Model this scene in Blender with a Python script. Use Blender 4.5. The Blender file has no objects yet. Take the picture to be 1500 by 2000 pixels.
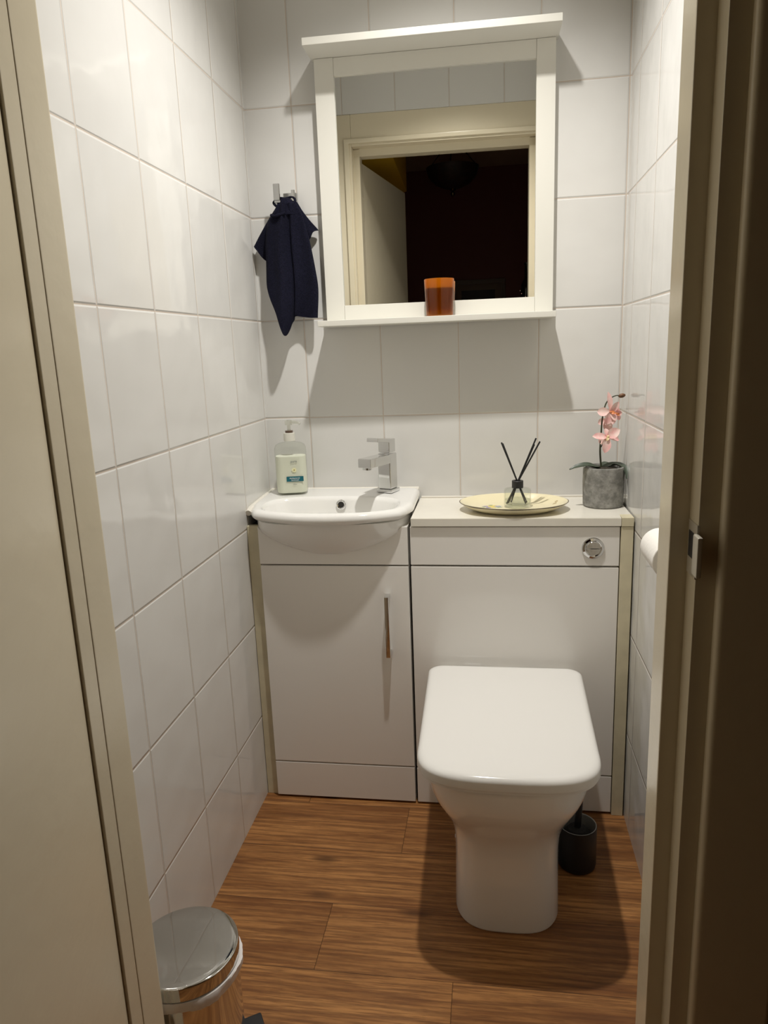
import bpy, bmesh, math, random
from mathutils import Vector, Matrix, Quaternion

random.seed(7)
sc = bpy.context.scene
COL = sc.collection

# ------------------------------------------------------------------ camera, world, light, exposure
cam_d = bpy.data.cameras.new('camera')
cam = bpy.data.objects.new('camera', cam_d)
COL.objects.link(cam)
CAM = Vector((0.60234, -1.90106, 1.15727))
YAW, PITCH, ROLL = 0.151824, -0.221167, -0.038260
fw = Vector((-math.sin(YAW) * math.cos(PITCH), math.cos(YAW) * math.cos(PITCH), math.sin(PITCH)))
rt = Vector((math.cos(YAW), math.sin(YAW), 0))
up = rt.cross(fw)
r2 = rt * math.cos(ROLL) + up * math.sin(ROLL)
u2 = -rt * math.sin(ROLL) + up * math.cos(ROLL)
m = Matrix(((r2.x, u2.x, -fw.x, CAM.x), (r2.y, u2.y, -fw.y, CAM.y), (r2.z, u2.z, -fw.z, CAM.z), (0, 0, 0, 1)))
cam.matrix_world = m
cam_d.sensor_fit = 'HORIZONTAL'
cam_d.sensor_width = 36.0
cam_d.lens = 36.0 * 1414.2 / 1500.0
cam_d.clip_start = 0.01
sc.camera = cam

sc.view_settings.view_transform = 'Standard'
sc.view_settings.look = 'None'
sc.view_settings.exposure = 0.0
sc.view_settings.gamma = 1.0
sc.view_settings.use_curve_mapping = False

w = bpy.data.worlds.new('night')
sc.world = w
w.use_nodes = True
w.node_tree.nodes['Background'].inputs[0].default_value = (0.02, 0.014, 0.008, 1)
w.node_tree.nodes['Background'].inputs[1].default_value = 0.3

LIGHT = Vector((0.505, -0.565, 2.275))
ld = bpy.data.lights.new('ceiling_bulb', 'SPOT')
ld.energy = 80
ld.color = (1.0, 0.965, 0.91)
ld.spot_size = math.radians(125)
ld.spot_blend = 1.0
ld.shadow_soft_size = 0.024
lo = bpy.data.objects.new('ceiling_bulb', ld)
COL.objects.link(lo)
lo.location = LIGHT

try:
    sc.cycles.max_bounces = 14
    sc.cycles.diffuse_bounces = 8
    sc.cycles.glossy_bounces = 6
    sc.cycles.transmission_bounces = 10
    sc.cycles.transparent_max_bounces = 16
    sc.cycles.sample_clamp_indirect = 6.0
    sc.cycles.use_denoising = True
except Exception:
    pass

# ------------------------------------------------------------------ room numbers
W = 0.9235          # room width
YF = -1.07          # inner face of the door wall
CEIL = 2.33
TW, TH = 0.2, 0.2536
X0, Z0 = 0.11975, 0.98582 - 3 * 0.2536
FRONT = -0.239      # front plane of the fitted units

# ------------------------------------------------------------------ helpers: objects
OFF = {}


def thing(name, label, cat, loc=(0, 0, 0), group=None):
    o = bpy.data.objects.new(name, None)
    o.empty_display_size = 0.05
    COL.objects.link(o)
    o.location = loc
    OFF[o.name] = Vector(loc)
    o['label'] = label
    o['category'] = cat
    if group:
        o['group'] = group
    return o


def obj(name, bm, mat, parent=None, smooth=True, angle=35, label=None):
    """bm in world coordinates -> one mesh object, relative to the parent thing's base"""
    me = bpy.data.meshes.new(name)
    off = OFF.get(parent.name, Vector((0, 0, 0))) if parent else Vector((0, 0, 0))
    bmesh.ops.recalc_face_normals(bm, faces=bm.faces)
    if off.length > 0:
        bmesh.ops.translate(bm, verts=bm.verts, vec=-off)
    if smooth:
        ca = math.radians(angle)
        for f in bm.faces:
            f.smooth = True
        for e in bm.edges:
            if len(e.link_faces) == 2:
                e.smooth = e.calc_face_angle(0) < ca
            else:
                e.smooth = False
    bm.to_mesh(me)
    bm.free()
    o = bpy.data.objects.new(name, me)
    if isinstance(mat, (list, tuple)):
        for q in mat:
            me.materials.append(q)
    else:
        me.materials.append(mat)
    COL.objects.link(o)
    if smooth:
        wn_ = o.modifiers.new('weighted_normal', 'WEIGHTED_NORMAL')
        wn_.keep_sharp = True
        wn_.weight = 80
    if parent:
        o.parent = parent
        OFF[o.name] = off
    if label:
        o['label'] = label
    return o


def tag(o, label, cat, group=None):
    o['label'] = label
    o['category'] = cat
    if group:
        o['group'] = group
    return o


def struct(name, bm, mat, label=None, **k):
    o = obj(name, bm, mat, **k)
    o['kind'] = 'structure'
    if label:
        o['label'] = label
    return o


# ------------------------------------------------------------------ helpers: shapes
def BM():
    return bmesh.new()


def add_box(bm, x0, x1, y0, y1, z0, z1, bev=0.0, seg=2, M=None):
    vs = [bm.verts.new((x, y, z)) for x in (x0, x1) for y in (y0, y1) for z in (z0, z1)]
    idx = [(0, 1, 3, 2), (4, 6, 7, 5), (0, 4, 5, 1), (2, 3, 7, 6), (0, 2, 6, 4), (1, 5, 7, 3)]
    fs = [bm.faces.new([vs[i] for i in q]) for q in idx]
    bmesh.ops.recalc_face_normals(bm, faces=fs)
    out = list(vs)
    if bev > 0:
        es = list({e for f in fs for e in f.edges})
        r = bmesh.ops.bevel(bm, geom=es, offset=bev, segments=seg, affect='EDGES', profile=0.5, clamp_overlap=True)
        out = list({v for v in r['verts']} | {v for v in vs if v.is_valid})
    if M is not None:
        bmesh.ops.transform(bm, matrix=M, verts=[v for v in out if v.is_valid])
    return out


def box(*a, **k):
    bm = BM()
    add_box(bm, *a, **k)
    return bm


def add_loft(bm, rings, cap0=True, cap1=True, closed=True):
    R = [[bm.verts.new(p) for p in r] for r in rings]
    n = len(R[0])
    for a, b in zip(R[:-1], R[1:]):
        for i in range(n if closed else n - 1):
            j = (i + 1) % n
            try:
                bm.faces.new((a[i], a[j], b[j], b[i]))
            except ValueError:
                pass
    if cap0:
        bm.faces.new(list(reversed(R[0])))
    if cap1:
        bm.faces.new(R[-1])
    return R


def add_lathe(bm, prof, c=(0, 0), n=48, cap0=True, cap1=True, M=None):
    rings = []
    for r, z in prof:
        rings.append([Vector((c[0] + r * math.cos(2 * math.pi * i / n), c[1] + r * math.sin(2 * math.pi * i / n), z)) for i in range(n)])
    if M is not None:
        rings = [[M @ p for p in r] for r in rings]
    add_loft(bm, rings, cap0, cap1)


def add_tube(bm, pts, rad, n=10, cap=True):
    pts = [Vector(p) for p in pts]
    rads = rad if isinstance(rad, (list, tuple)) else [rad] * len(pts)
    rings = []
    prev = None
    for i, p in enumerate(pts):
        t = (pts[min(i + 1, len(pts) - 1)] - pts[max(i - 1, 0)]).normalized()
        if prev is None:
            a = Vector((0, 0, 1)) if abs(t.z) < 0.9 else Vector((1, 0, 0))
            u = t.cross(a).normalized()
        else:
            u = (prev - t * prev.dot(t)).normalized()
        prev = u
        v = t.cross(u)
        rings.append([p + (u * math.cos(2 * math.pi * k / n) + v * math.sin(2 * math.pi * k / n)) * rads[i] for k in range(n)])
    add_loft(bm, rings, cap, cap)


def smooth_path(pts, n=6):
    """Catmull-Rom through the points"""
    P = [Vector(p) for p in pts]
    P = [P[0] * 2 - P[1]] + P + [P[-1] * 2 - P[-2]]
    out = []
    for i in range(1, len(P) - 2):
        for k in range(n):
            t = k / n
            out.append(0.5 * ((2 * P[i]) + (-P[i - 1] + P[i + 1]) * t + (2 * P[i - 1] - 5 * P[i] + 4 * P[i + 1] - P[i + 2]) * t * t
                              + (-P[i - 1] + 3 * P[i] - 3 * P[i + 1] + P[i + 2]) * t ** 3))
    out.append(P[-2])
    return out


def prism_xz(bm, pts, y0, y1):
    """polygon in x/z extruded along y"""
    a = [bm.verts.new((x, y0, z)) for x, z in pts]
    b = [bm.verts.new((x, y1, z)) for x, z in pts]
    n = len(pts)
    bm.faces.new(a)
    bm.faces.new(list(reversed(b)))
    for i in range(n):
        j = (i + 1) % n
        bm.faces.new((a[j], a[i], b[i], b[j]))


def rrect(cx, cy, hx, hy, r, n=8):
    """rounded rectangle outline, counter-clockwise"""
    out = []
    for sx, sy, a0 in ((1, 1, 0), (-1, 1, 90), (-1, -1, 180), (1, -1, 270)):
        for k in range(n + 1):
            a = math.radians(a0 + 90 * k / n)
            out.append((cx + sx * (hx - r) + r * math.cos(a), cy + sy * (hy - r) + r * math.sin(a)))
    return out


# ------------------------------------------------------------------ helpers: materials
def new_mat(name):
    m = bpy.data.materials.new(name)
    m.use_nodes = True
    return m, m.node_tree, m.node_tree.nodes['Principled BSDF']


class NT:
    def __init__(s, nt):
        s.nt = nt

    def n(s, t, **k):
        q = s.nt.nodes.new(t)
        for a, b in k.items():
            setattr(q, a, b)
        return q

    def l(s, a, b):
        s.nt.links.new(a, b)

    def math(s, op, a, b=None, c=None):
        q = s.nt.nodes.new('ShaderNodeMath')
        q.operation = op
        for i, v in enumerate((a, b, c)):
            if v is None:
                continue
            if isinstance(v, (int, float)):
                q.inputs[i].default_value = v
            else:
                s.l(v, q.inputs[i])
        return q.outputs[0]

    def mix(s, f, a, b):
        q = s.nt.nodes.new('ShaderNodeMix')
        q.data_type = 'RGBA'
        for i, v in ((0, f), (6, a), (7, b)):
            if isinstance(v, (int, float)):
                q.inputs[i].default_value = v
            elif isinstance(v, tuple):
                q.inputs[i].default_value = v if len(v) == 4 else v + (1,)
            else:
                s.l(v, q.inputs[i])
        return q.outputs[2]

    def smooth(s, v, a, b, lo=0.0, hi=1.0):
        q = s.nt.nodes.new('ShaderNodeMapRange')
        q.interpolation_type = 'SMOOTHSTEP'
        s.l(v, q.inputs[0])
        q.inputs[1].default_value = a
        q.inputs[2].default_value = b
        q.inputs[3].default_value = lo
        q.inputs[4].default_value = hi
        return q.outputs[0]

    def bump(s, h, dist=1.0, strength=1.0):
        q = s.nt.nodes.new('ShaderNodeBump')
        q.inputs['Strength'].default_value = strength
        q.inputs['Distance'].default_value = dist
        s.l(h, q.inputs['Height'])
        return q.outputs[0]

    def noise(s, vec, scale, detail=2, rough=0.5):
        q = s.nt.nodes.new('ShaderNodeTexNoise')
        q.inputs['Scale'].default_value = scale
        q.inputs['Detail'].default_value = detail
        q.inputs['Roughness'].default_value = rough
        s.l(vec, q.inputs['Vector'])
        return q.outputs['Fac']


def plain(name, col, rough=0.4, metal=0.0, noise=0.0, nscale=40, var=0.0, spec=0.5, coat=0.0):
    m, nt, b = new_mat(name)
    N = NT(nt)
    b.inputs['Base Color'].default_value = tuple(col) + (1,)
    b.inputs['Roughness'].default_value = rough
    b.inputs['Metallic'].default_value = metal
    b.inputs['Specular IOR Level'].default_value = spec
    if coat:
        b.inputs['Coat Weight'].default_value = coat
        b.inputs['Coat Roughness'].default_value = 0.05
    geo = N.n('ShaderNodeNewGeometry').outputs['Position']
    if noise:
        h = N.math('MULTIPLY', N.noise(geo, nscale, 3), noise)
        N.l(N.bump(h), b.inputs['Normal'])
    if var:
        f = N.noise(geo, nscale, 4)
        c2 = tuple(max(0, x * (1 - var)) for x in col)
        N.l(N.mix(N.smooth(f, 0.3, 0.7), tuple(col), c2), b.inputs['Base Color'])
    return m


def tile_mat(name, axis, u0, v0):
    m, nt, b = new_mat(name)
    N = NT(nt)
    geo = N.n('ShaderNodeNewGeometry').outputs['Position']
    sep = N.n('ShaderNodeSeparateXYZ')
    N.l(geo, sep.inputs[0])
    u = N.math('DIVIDE', N.math('SUBTRACT', sep.outputs[axis], u0), TW)
    v = N.math('DIVIDE', N.math('SUBTRACT', sep.outputs[2], v0), TH)
    fu, fv = N.math('FRACT', u), N.math('FRACT', v)
    du = N.math('MULTIPLY', N.math('MINIMUM', fu, N.math('SUBTRACT', 1.0, fu)), TW)
    dv = N.math('MULTIPLY', N.math('MINIMUM', fv, N.math('SUBTRACT', 1.0, fv)), TH)
    d = N.math('MINIMUM', du, dv)
    grout = N.smooth(d, 0.0008, 0.0015, 1.0, 0.0)
    cell = N.n('ShaderNodeCombineXYZ')
    N.l(N.math('FLOOR', u), cell.inputs[0])
    N.l(N.math('FLOOR', v), cell.inputs[1])
    wn = N.n('ShaderNodeTexWhiteNoise', noise_dimensions='3D')
    N.l(cell.outputs[0], wn.inputs['Vector'])
    # every tile has its own slightly different wave
    sh = N.n('ShaderNodeVectorMath', operation='MULTIPLY_ADD')
    N.l(wn.outputs['Color'], sh.inputs[0])
    sh.inputs[1].default_value = (3, 3, 3)
    N.l(geo, sh.inputs[2])
    tcol = N.mix(wn.outputs['Value'], (0.68, 0.675, 0.655), (0.655, 0.65, 0.632))
    gcol = N.mix(N.noise(geo, 18, 3), (0.50, 0.44, 0.38), (0.64, 0.55, 0.47))
    N.l(N.mix(grout, tcol, gcol), b.inputs['Base Color'])
    N.l(N.math('MULTIPLY_ADD', grout, 0.6, 0.09), b.inputs['Roughness'])
    edge = N.smooth(d, 0.0006, 0.0042, 0.0, 0.0011)
    wave = N.math('ADD', N.math('MULTIPLY', N.noise(sh.outputs[0], 8, 1), 0.0040), N.math('MULTIPLY', N.noise(sh.outputs[0], 34, 1), 0.00030))
    # fine brushed streaks of the glaze, running diagonally
    mp = N.n('ShaderNodeMapping')
    mp.inputs['Rotation'].default_value = (math.radians(0), math.radians(28), math.radians(0))
    mp.inputs['Scale'].default_value = (60, 60, 7)
    N.l(sh.outputs[0], mp.inputs['Vector'])
    streak = N.math('MULTIPLY', N.noise(mp.outputs[0], 1.0, 2), 0.00006)
    h = N.math('ADD', N.math('ADD', edge, wave), streak)
    N.l(N.bump(h), b.inputs['Normal'])
    return m


def wood_floor_mat(name='oak_floor'):
    m, nt, b = new_mat(name)
    N = NT(nt)
    geo = N.n('ShaderNodeNewGeometry').outputs['Position']
    sep = N.n('ShaderNodeSeparateXYZ')
    N.l(geo, sep.inputs[0])
    PW, PL = 0.1715, 0.66
    v = N.math('DIVIDE', N.math('SUBTRACT', sep.outputs[1], -0.603 - 6 * PW), PW)
    row = N.math('FLOOR', v)
    # per-row end-joint offset: joints at x=.26 and x=.526 in the two planks by the pan
    off = N.math('MULTIPLY_ADD', row, -0.266, 0.26 + 5 * 0.266)
    u = N.math('DIVIDE', N.math('SUBTRACT', sep.outputs[0], off), PL)
    fu, fv = N.math('FRACT', u), N.math('FRACT', v)
    du = N.math('MULTIPLY', N.math('MINIMUM', fu, N.math('SUBTRACT', 1.0, fu)), PL)
    dv = N.math('MULTIPLY', N.math('MINIMUM', fv, N.math('SUBTRACT', 1.0, fv)), PW)
    d = N.math('MINIMUM', du, dv)
    seam = N.smooth(d, 0.0002, 0.0009, 1.0, 0.0)
    cell = N.n('ShaderNodeCombineXYZ')
    N.l(N.math('FLOOR', u), cell.inputs[0])
    N.l(row, cell.inputs[1])
    wn = N.n('ShaderNodeTexWhiteNoise', noise_dimensions='3D')
    N.l(cell.outputs[0], wn.inputs['Vector'])
    sh = N.n('ShaderNodeVectorMath', operation='MULTIPLY_ADD')
    N.l(wn.outputs['Color'], sh.inputs[0])
    sh.inputs[1].default_value = (5, 5, 5)
    N.l(geo, sh.inputs[2])

    def stretched(sx, sy, scale, det, rg=0.6):
        mp = N.n('ShaderNodeMapping')
        mp.inputs['Scale'].default_value = (sx, sy, 1)
        N.l(sh.outputs[0], mp.inputs['Vector'])
        return N.noise(mp.outputs[0], scale, det, rg)
    broad = stretched(1.9, 17, 1.2, 5, 0.68)
    grain = stretched(5, 110, 1.6, 4, 0.7)
    pores = stretched(30, 420, 1.0, 2)
    cath = N.n('ShaderNodeTexWave', wave_type='BANDS', bands_direction='Y')
    mpw = N.n('ShaderNodeMapping')
    mpw.inputs['Scale'].default_value = (0.5, 6, 1)
    N.l(sh.outputs[0], mpw.inputs['Vector'])
    N.l(mpw.outputs[0], cath.inputs['Vector'])
    cath.inputs['Scale'].default_value = 3.2
    cath.inputs['Distortion'].default_value = 9
    cath.inputs['Detail'].default_value = 2
    cath.inputs['Detail Scale'].default_value = 1.3
    c = N.mix(N.smooth(broad, 0.30, 0.70), (0.22, 0.088, 0.028), (0.52, 0.25, 0.085))
    c = N.mix(N.math('MULTIPLY', N.smooth(grain, 0.42, 0.62), 0.60), c, (0.14, 0.052, 0.018))
    c = N.mix(N.math('MULTIPLY', N.smooth(cath.outputs['Fac'], 0.5, 1.0), 0.42), c, (0.12, 0.05, 0.02))
    c = N.mix(N.math('MULTIPLY', N.smooth(pores, 0.56, 0.70), 0.35), c, (0.07, 0.03, 0.012))
    # knots
    kn = N.n('ShaderNodeTexVoronoi')
    mpk = N.n('ShaderNodeMapping')
    mpk.inputs['Scale'].default_value = (2.4, 7.0, 1)
    N.l(sh.outputs[0], mpk.inputs['Vector'])
    N.l(mpk.outputs[0], kn.inputs['Vector'])
    kn.inputs['Scale'].default_value = 1.3
    c = N.mix(N.math('MULTIPLY', N.smooth(kn.outputs['Distance'], 0.03, 0.16, 1, 0), 0.75), c, (0.05, 0.02, 0.008))
    c = N.mix(N.math('MULTIPLY', wn.outputs['Value'], 0.16), c, (0.12, 0.05, 0.018))
    c = N.mix(N.math('MULTIPLY', seam, 0.7), c, (0.03, 0.015, 0.007))
    N.l(c, b.inputs['Base Color'])
    b.inputs['Roughness'].default_value = 0.36
    b.inputs['Specular IOR Level'].default_value = 0.3
    h = N.math('ADD', N.math('MULTIPLY', grain, 0.00022), N.math('MULTIPLY', seam, -0.0006))
    h = N.math('ADD', h, N.math('MULTIPLY', pores, 0.00006))
    N.l(N.bump(h), b.inputs['Normal'])
    return m


def thin_glass(name, tint, gloss_rough=0.02, ior=1.45, body=None, bodyfac=0.0):
    """clear walls of thin glassware: tinted see-through plus a fresnel sheen"""
    m, nt, b = new_mat(name)
    N = NT(nt)
    out = nt.nodes['Material Output']
    tr = N.n('ShaderNodeBsdfTransparent')
    tr.inputs[0].default_value = tuple(tint) + (1,)
    gl = N.n('ShaderNodeBsdfGlossy')
    gl.inputs['Roughness'].default_value = gloss_rough
    lw = N.n('ShaderNodeLayerWeight')
    lw.inputs[0].default_value = 0.5
    f0 = ((ior - 1) / (ior + 1)) ** 2
    frs = N.math('MULTIPLY_ADD', N.math('POWER', lw.outputs['Facing'], 5.0), 1 - f0, f0)
    base = tr.outputs[0]
    if body:
        df = N.n('ShaderNodeBsdfTranslucent')
        df.inputs[0].default_value = tuple(body) + (1,)
        mx0 = N.n('ShaderNodeMixShader')
        mx0.inputs[0].default_value = bodyfac
        N.l(tr.outputs[0], mx0.inputs[1])
        N.l(df.outputs[0], mx0.inputs[2])
        base = mx0.outputs[0]
    mx = N.n('ShaderNodeMixShader')
    N.l(frs, mx.inputs[0])
    N.l(base, mx.inputs[1])
    N.l(gl.outputs[0], mx.inputs[2])
    N.l(mx.outputs[0], out.inputs['Surface'])
    nt.nodes.remove(b)
    return m


TILE_BACK = tile_mat('tile_back', 0, X0, Z0)
TILE_SIDE_L = tile_mat('tile_left', 1, -0.2148, Z0)
TILE_SIDE_R = tile_mat('tile_right', 1, -0.105, Z0)
TILE_FRONT = tile_mat('tile_front', 0, 0.085, Z0)
FLOOR = wood_floor_mat()
CREAM = plain('cream_gloss_paint', (0.68, 0.61, 0.46), 0.24, noise=0.0006, nscale=30)
CEILING = plain('ceiling_paint', (0.78, 0.76, 0.71), 0.8, noise=0.0004, nscale=60)
UNIT = plain('white_gloss_laminate', (0.84, 0.82, 0.785), 0.10, noise=0.00025, nscale=9)
TOPMAT = plain('worktop_white', (0.80, 0.77, 0.69), 0.22, var=0.05, nscale=14)
CARCASS = plain('carcass_off_white', (0.62, 0.59, 0.54), 0.5)  # even, duller off-white of the cabinet carcass boards
TRIMWOOD = plain('cream_filler_strip', (0.70, 0.64, 0.46), 0.35, var=0.12, nscale=22)
CERAMIC = plain('white_ceramic', (0.83, 0.825, 0.80), 0.06, spec=0.6, coat=0.4)
SEATMAT = plain('white_seat_plastic', (0.80, 0.79, 0.765), 0.11)
CHROME = plain('chrome', (0.68, 0.68, 0.675), 0.05, metal=1.0)
SATIN = plain('brushed_steel', (0.56, 0.55, 0.53), 0.05, metal=1.0)
STEEL_BODY = plain('polished_steel', (0.70, 0.68, 0.65), 0.10, metal=1.0)
DARK = plain('dark_gap', (0.012, 0.010, 0.008), 0.6)
BLACK = plain('black_plastic', (0.012, 0.012, 0.013), 0.45)
BRISTLE = plain('black_bristles', (0.02, 0.02, 0.02), 0.8, noise=0.004, nscale=400)
GREYRIM = plain('grey_inner_plastic', (0.30, 0.30, 0.29), 0.5)
MFRAME = plain('white_satin_frame', (0.70, 0.69, 0.635), 0.34)
NAVY = None
MIRROR = plain('mirror_silver', (0.86, 0.87, 0.85), 0.0, metal=1.0)
SEALANT = plain('white_sealant', (0.74, 0.71, 0.64), 0.45)

m, nt, b = new_mat('navy_terry')
N = NT(nt)
geo = N.n('ShaderNodeNewGeometry').outputs['Position']
mp = N.n('ShaderNodeMapping')
mp.inputs['Scale'].default_value = (1, 1, 2.2)
N.l(geo, mp.inputs['Vector'])
f = N.noise(mp.outputs[0], 420, 2)
N.l(N.mix(N.smooth(f, 0.35, 0.7), (0.0035, 0.0037, 0.010), (0.0125, 0.0130, 0.031)), b.inputs['Base Color'])
b.inputs['Roughness'].default_value = 0.95
b.inputs['Specular IOR Level'].default_value = 0.15
N.l(N.bump(N.math('MULTIPLY', f, 0.0030)), b.inputs['Normal'])
NAVY = m

# ------------------------------------------------------------------ setting: shell
T = 0.06
struct('floor', box(-0.06, 1.05, -3.45, 0.0, -0.05, 0.0), FLOOR, 'brown oak plank floor', smooth=False)
struct('ceiling', box(-0.06, W + 0.06, YF - 0.1, 0.0, CEIL, CEIL + 0.05), CEILING, smooth=False)
struct('wall_back', box(-0.06, W + 0.06, 0.0, T, 0.0, CEIL), TILE_BACK, 'back wall of glossy white tiles', smooth=False)
struct('wall_left', box(-T, 0.0, YF, 0.0, 0.0, CEIL), TILE_SIDE_L, 'left wall of glossy white tiles', smooth=False)
struct('wall_right', box(W, W + T, YF, 0.0, 0.0, CEIL), TILE_SIDE_R, 'right wall of glossy white tiles', smooth=False)

# door wall: tiles over the door, cream lining boards and the frame round the opening
JL, JR = 0.118, 0.797         # jamb (rebate) faces
SL, SR = 0.138, 0.779         # stop faces
YS0, YS1 = -1.113, -1.163     # stop depth
YO = -1.195                   # hall-side face of the frame
HEADZ = 1.872
struct('wall_front', box(-0.06, W + 0.06, YF - 0.09, YF + 0.004, 2.018, CEIL), TILE_FRONT, 'tiled wall above the door', smooth=False)
bm = BM()
add_box(bm, 0.0, JL - 0.004, -1.1885, YF, 0.0, 2.018, 0.003)
struct('trim_1', bm, CREAM, 'cream painted door jamb beside the left wall')
bm = BM()
add_box(bm, JR + 0.006, W, YO, YF, 0.0, 2.018, 0.003)
struct('trim_2', bm, CREAM, 'cream painted door jamb beside the right wall')
bm = BM()
add_box(bm, JL - 0.004, JR + 0.006, YO, YF, HEADZ + 0.035, 2.018, 0.002)
struct('trim_3', bm, CREAM, 'cream painted board over the door')
# beads on the room side of the jambs
bm = BM()
add_box(bm, JL - 0.032, JL - 0.012, YF - 0.002, YF + 0.008, 0.0, HEADZ + 0.055, 0.003)
add_box(bm, JR + 0.014, JR + 0.034, YF - 0.002, YF + 0.008, 0.0, HEADZ + 0.055, 0.003)
add_box(bm, JL - 0.032, JR + 0.034, YF - 0.002, YF + 0.009, HEADZ + 0.043, HEADZ + 0.060, 0.003)
struct('trim_4', bm, CREAM, 'cream bead round the door opening')
# door stops
bm = BM()
add_box(bm, JL - 0.008, SL, YS1, YS0, 0.0, HEADZ + 0.034, 0.002)
add_box(bm, JL - 0.008, SL - 0.0012, -1.1885, YS1 + 0.001, 0.0, HEADZ + 0.034, 0.0015)
struct('trim_5', bm, CREAM, 'cream door stop and rebate on the hinge side')
bm = BM()
add_box(bm, SR, JR + 0.008, YS1, YS0, 0.0, HEADZ + 0.034, 0.002)
struct('trim_6', bm, CREAM, 'cream door stop on the latch side')
bm = BM()
add_box(bm, SL - 0.002, SR + 0.002, YS1, YS0, HEADZ + 0.008, HEADZ + 0.037, 0.002)
struct('trim_7', bm, CREAM, 'cream door stop along the head')
# rebate face on the latch side, the hall-side architrave with a rounded bead
bm = BM()
add_box(bm, JR, JR + 0.010, YO, YS1 + 0.002, 0.0, HEADZ + 0.035, 0.001)
struct('trim_8', bm, CREAM, 'cream rebate on the latch side')
ARCH = plain('brown_cream_architrave', (0.30, 0.22, 0.12), 0.4)
bm = BM()
add_box(bm, JR + 0.018, JR + 0.10, YO - 0.014, YO + 0.002, 0.0, 2.0, 0.006, 4)
struct('trim_9', bm, CREAM, 'cream hall architrave on the latch side')
bm = BM()
add_box(bm, JL - 0.12, JL - 0.034, YO - 0.014, YO + 0.008, 0.0, 2.0, 0.004)
struct('trim_10', bm, CREAM, 'cream hall architrave on the hinge side')

# strike plate in the latch jamb
st = thing('strike_plate', 'small metal latch strike plate let into the right door jamb', 'strike plate', (JR, -1.185, 0.955))
bm = BM()
add_box(bm, JR - 0.0012, JR + 0.0016, -1.196, -1.166, 0.928, 0.982, 0.0005)
add_box(bm, JR - 0.0045, JR + 0.0005, -1.2125, -1.195, 0.934, 0.974, 0.0015)
obj('plate', bm, plain('painted_steel', (0.60, 0.56, 0.47), 0.3, metal=0.3), st)
obj('latch_hole', box(JR - 0.0016, JR - 0.0006, -1.186, -1.170, 0.946, 0.972), DARK, st)

# the open door: hinged on the left, swung out into the hall
ANG = math.radians(11)
HP = Vector((0.1195, -1.1925, 0))
DM = Matrix.Translation(HP) @ Matrix.Rotation(ANG, 4, 'Z')
bm = BM()
add_box(bm, -0.022, 0.014, -0.632, 0.0, 0.006, HEADZ + 0.004, 0.002, M=DM)
dr = struct('door_1', bm, CREAM, 'cream gloss door standing open into the hall')
HGM = plain('painted_hinge', (0.50, 0.44, 0.32), 0.35)
for hz in (1.66, 0.20):
    bm = BM()
    add_box(bm, SL - 0.0030, SL - 0.0004, -1.187, -1.170, hz, hz + 0.085, 0.0006)
    add_tube(bm, [(SL - 0.0035, -1.1900, hz - 0.003), (SL - 0.0035, -1.1900, hz + 0.088)], 0.0028, 10)
    obj('hinge', bm, HGM, dr)
bm = BM()
q = DM @ Vector((0.014, -0.575, 1.0))
add_lathe(bm, [(0.024, 0), (0.024, 0.006), (0.010, 0.009), (0.010, 0.03), (0.024, 0.036), (0.027, 0.048), (0.022, 0.058), (0.004, 0.062)], n=24,
          M=Matrix.Translation(q) @ Matrix.Rotation(math.radians(90), 4, 'Y'))
obj('door_knob', bm, CHROME, dr)

# ------------------------------------------------------------------ the hall behind the camera (seen in the mirror)
RED = plain('dark_red_hall_paint', (0.13, 0.026, 0.016), 0.6)
OLIVE = plain('dark_olive_hall_paint', (0.13, 0.095, 0.05), 0.5)
HC = plain('hall_ceiling_paint', (0.40, 0.30, 0.22), 0.8)
struct('wall_hall_back', box(-0.06, 1.05, -3.47, -3.40, 0, 2.36), RED, smooth=False)
struct('wall_hall_left', box(-0.12, -0.04, -3.47, YO, 0, 2.36), RED, smooth=False)
struct('wall_hall_right', box(1.0, 1.06, -3.47, YO, 0, 2.36), OLIVE, smooth=False)
struct('wall_hall_front', box(JR + 0.09, 1.06, YO, YO + 0.05, 0, 2.36), OLIVE, smooth=False)
struct('ceiling_hall', box(-0.12, 1.06, -3.47, YO + 0.05, 2.32, 2.37), HC, smooth=False)
struct('wall_hall_over_door', box(-0.12, 1.06, YO - 0.001, YO + 0.05, 2.03, 2.36), RED, smooth=False)
# yellow painted boxing high on the hall's left side
bm = BM()
prism = [(-0.04, 1.90), (0.22, 1.99), (0.22, 2.32), (-0.04, 2.32)]
prism_xz(bm, prism, -2.35, -1.24)
struct('trim_11', bm, plain('yellow_paint', (0.75, 0.45, 0.03), 0.5), 'yellow boxing high on the hall wall', smooth=False)

# hall ceiling lamp
LD_ = -0.10
HL = Vector((0.465, -2.6, 2.10 + LD_))
hl = thing('ceiling_lamp', 'unlit dark glass bowl ceiling lamp seen in the mirror', 'ceiling lamp', HL)
bm = BM()
add_lathe(bm, [(0.006, 2.135), (0.05, 2.142), (0.10, 2.165), (0.138, 2.205), (0.150, 2.25), (0.146, 2.25), (0.134, 2.21), (0.098, 2.172), (0.05, 2.149), (0.006, 2.142)], (0, 0), 32, M=Matrix.Translation((HL.x, HL.y, LD_)))
obj('shade', bm, plain('dark_leaded_glass', (0.03, 0.010, 0.007), 0.6, var=0.7, nscale=30), hl)
bm = BM()
add_lathe(bm, [(0.003, 2.095), (0.010, 2.102), (0.013, 2.112), (0.007, 2.122), (0.016, 2.128), (0.020, 2.136), (0.006, 2.142)], (0, 0), 20, M=Matrix.Translation((HL.x, HL.y, LD_)))
obj('finial', bm, plain('dark_bronze', (0.10, 0.07, 0.04), 0.2, metal=1), hl)
bm = BM()
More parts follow.
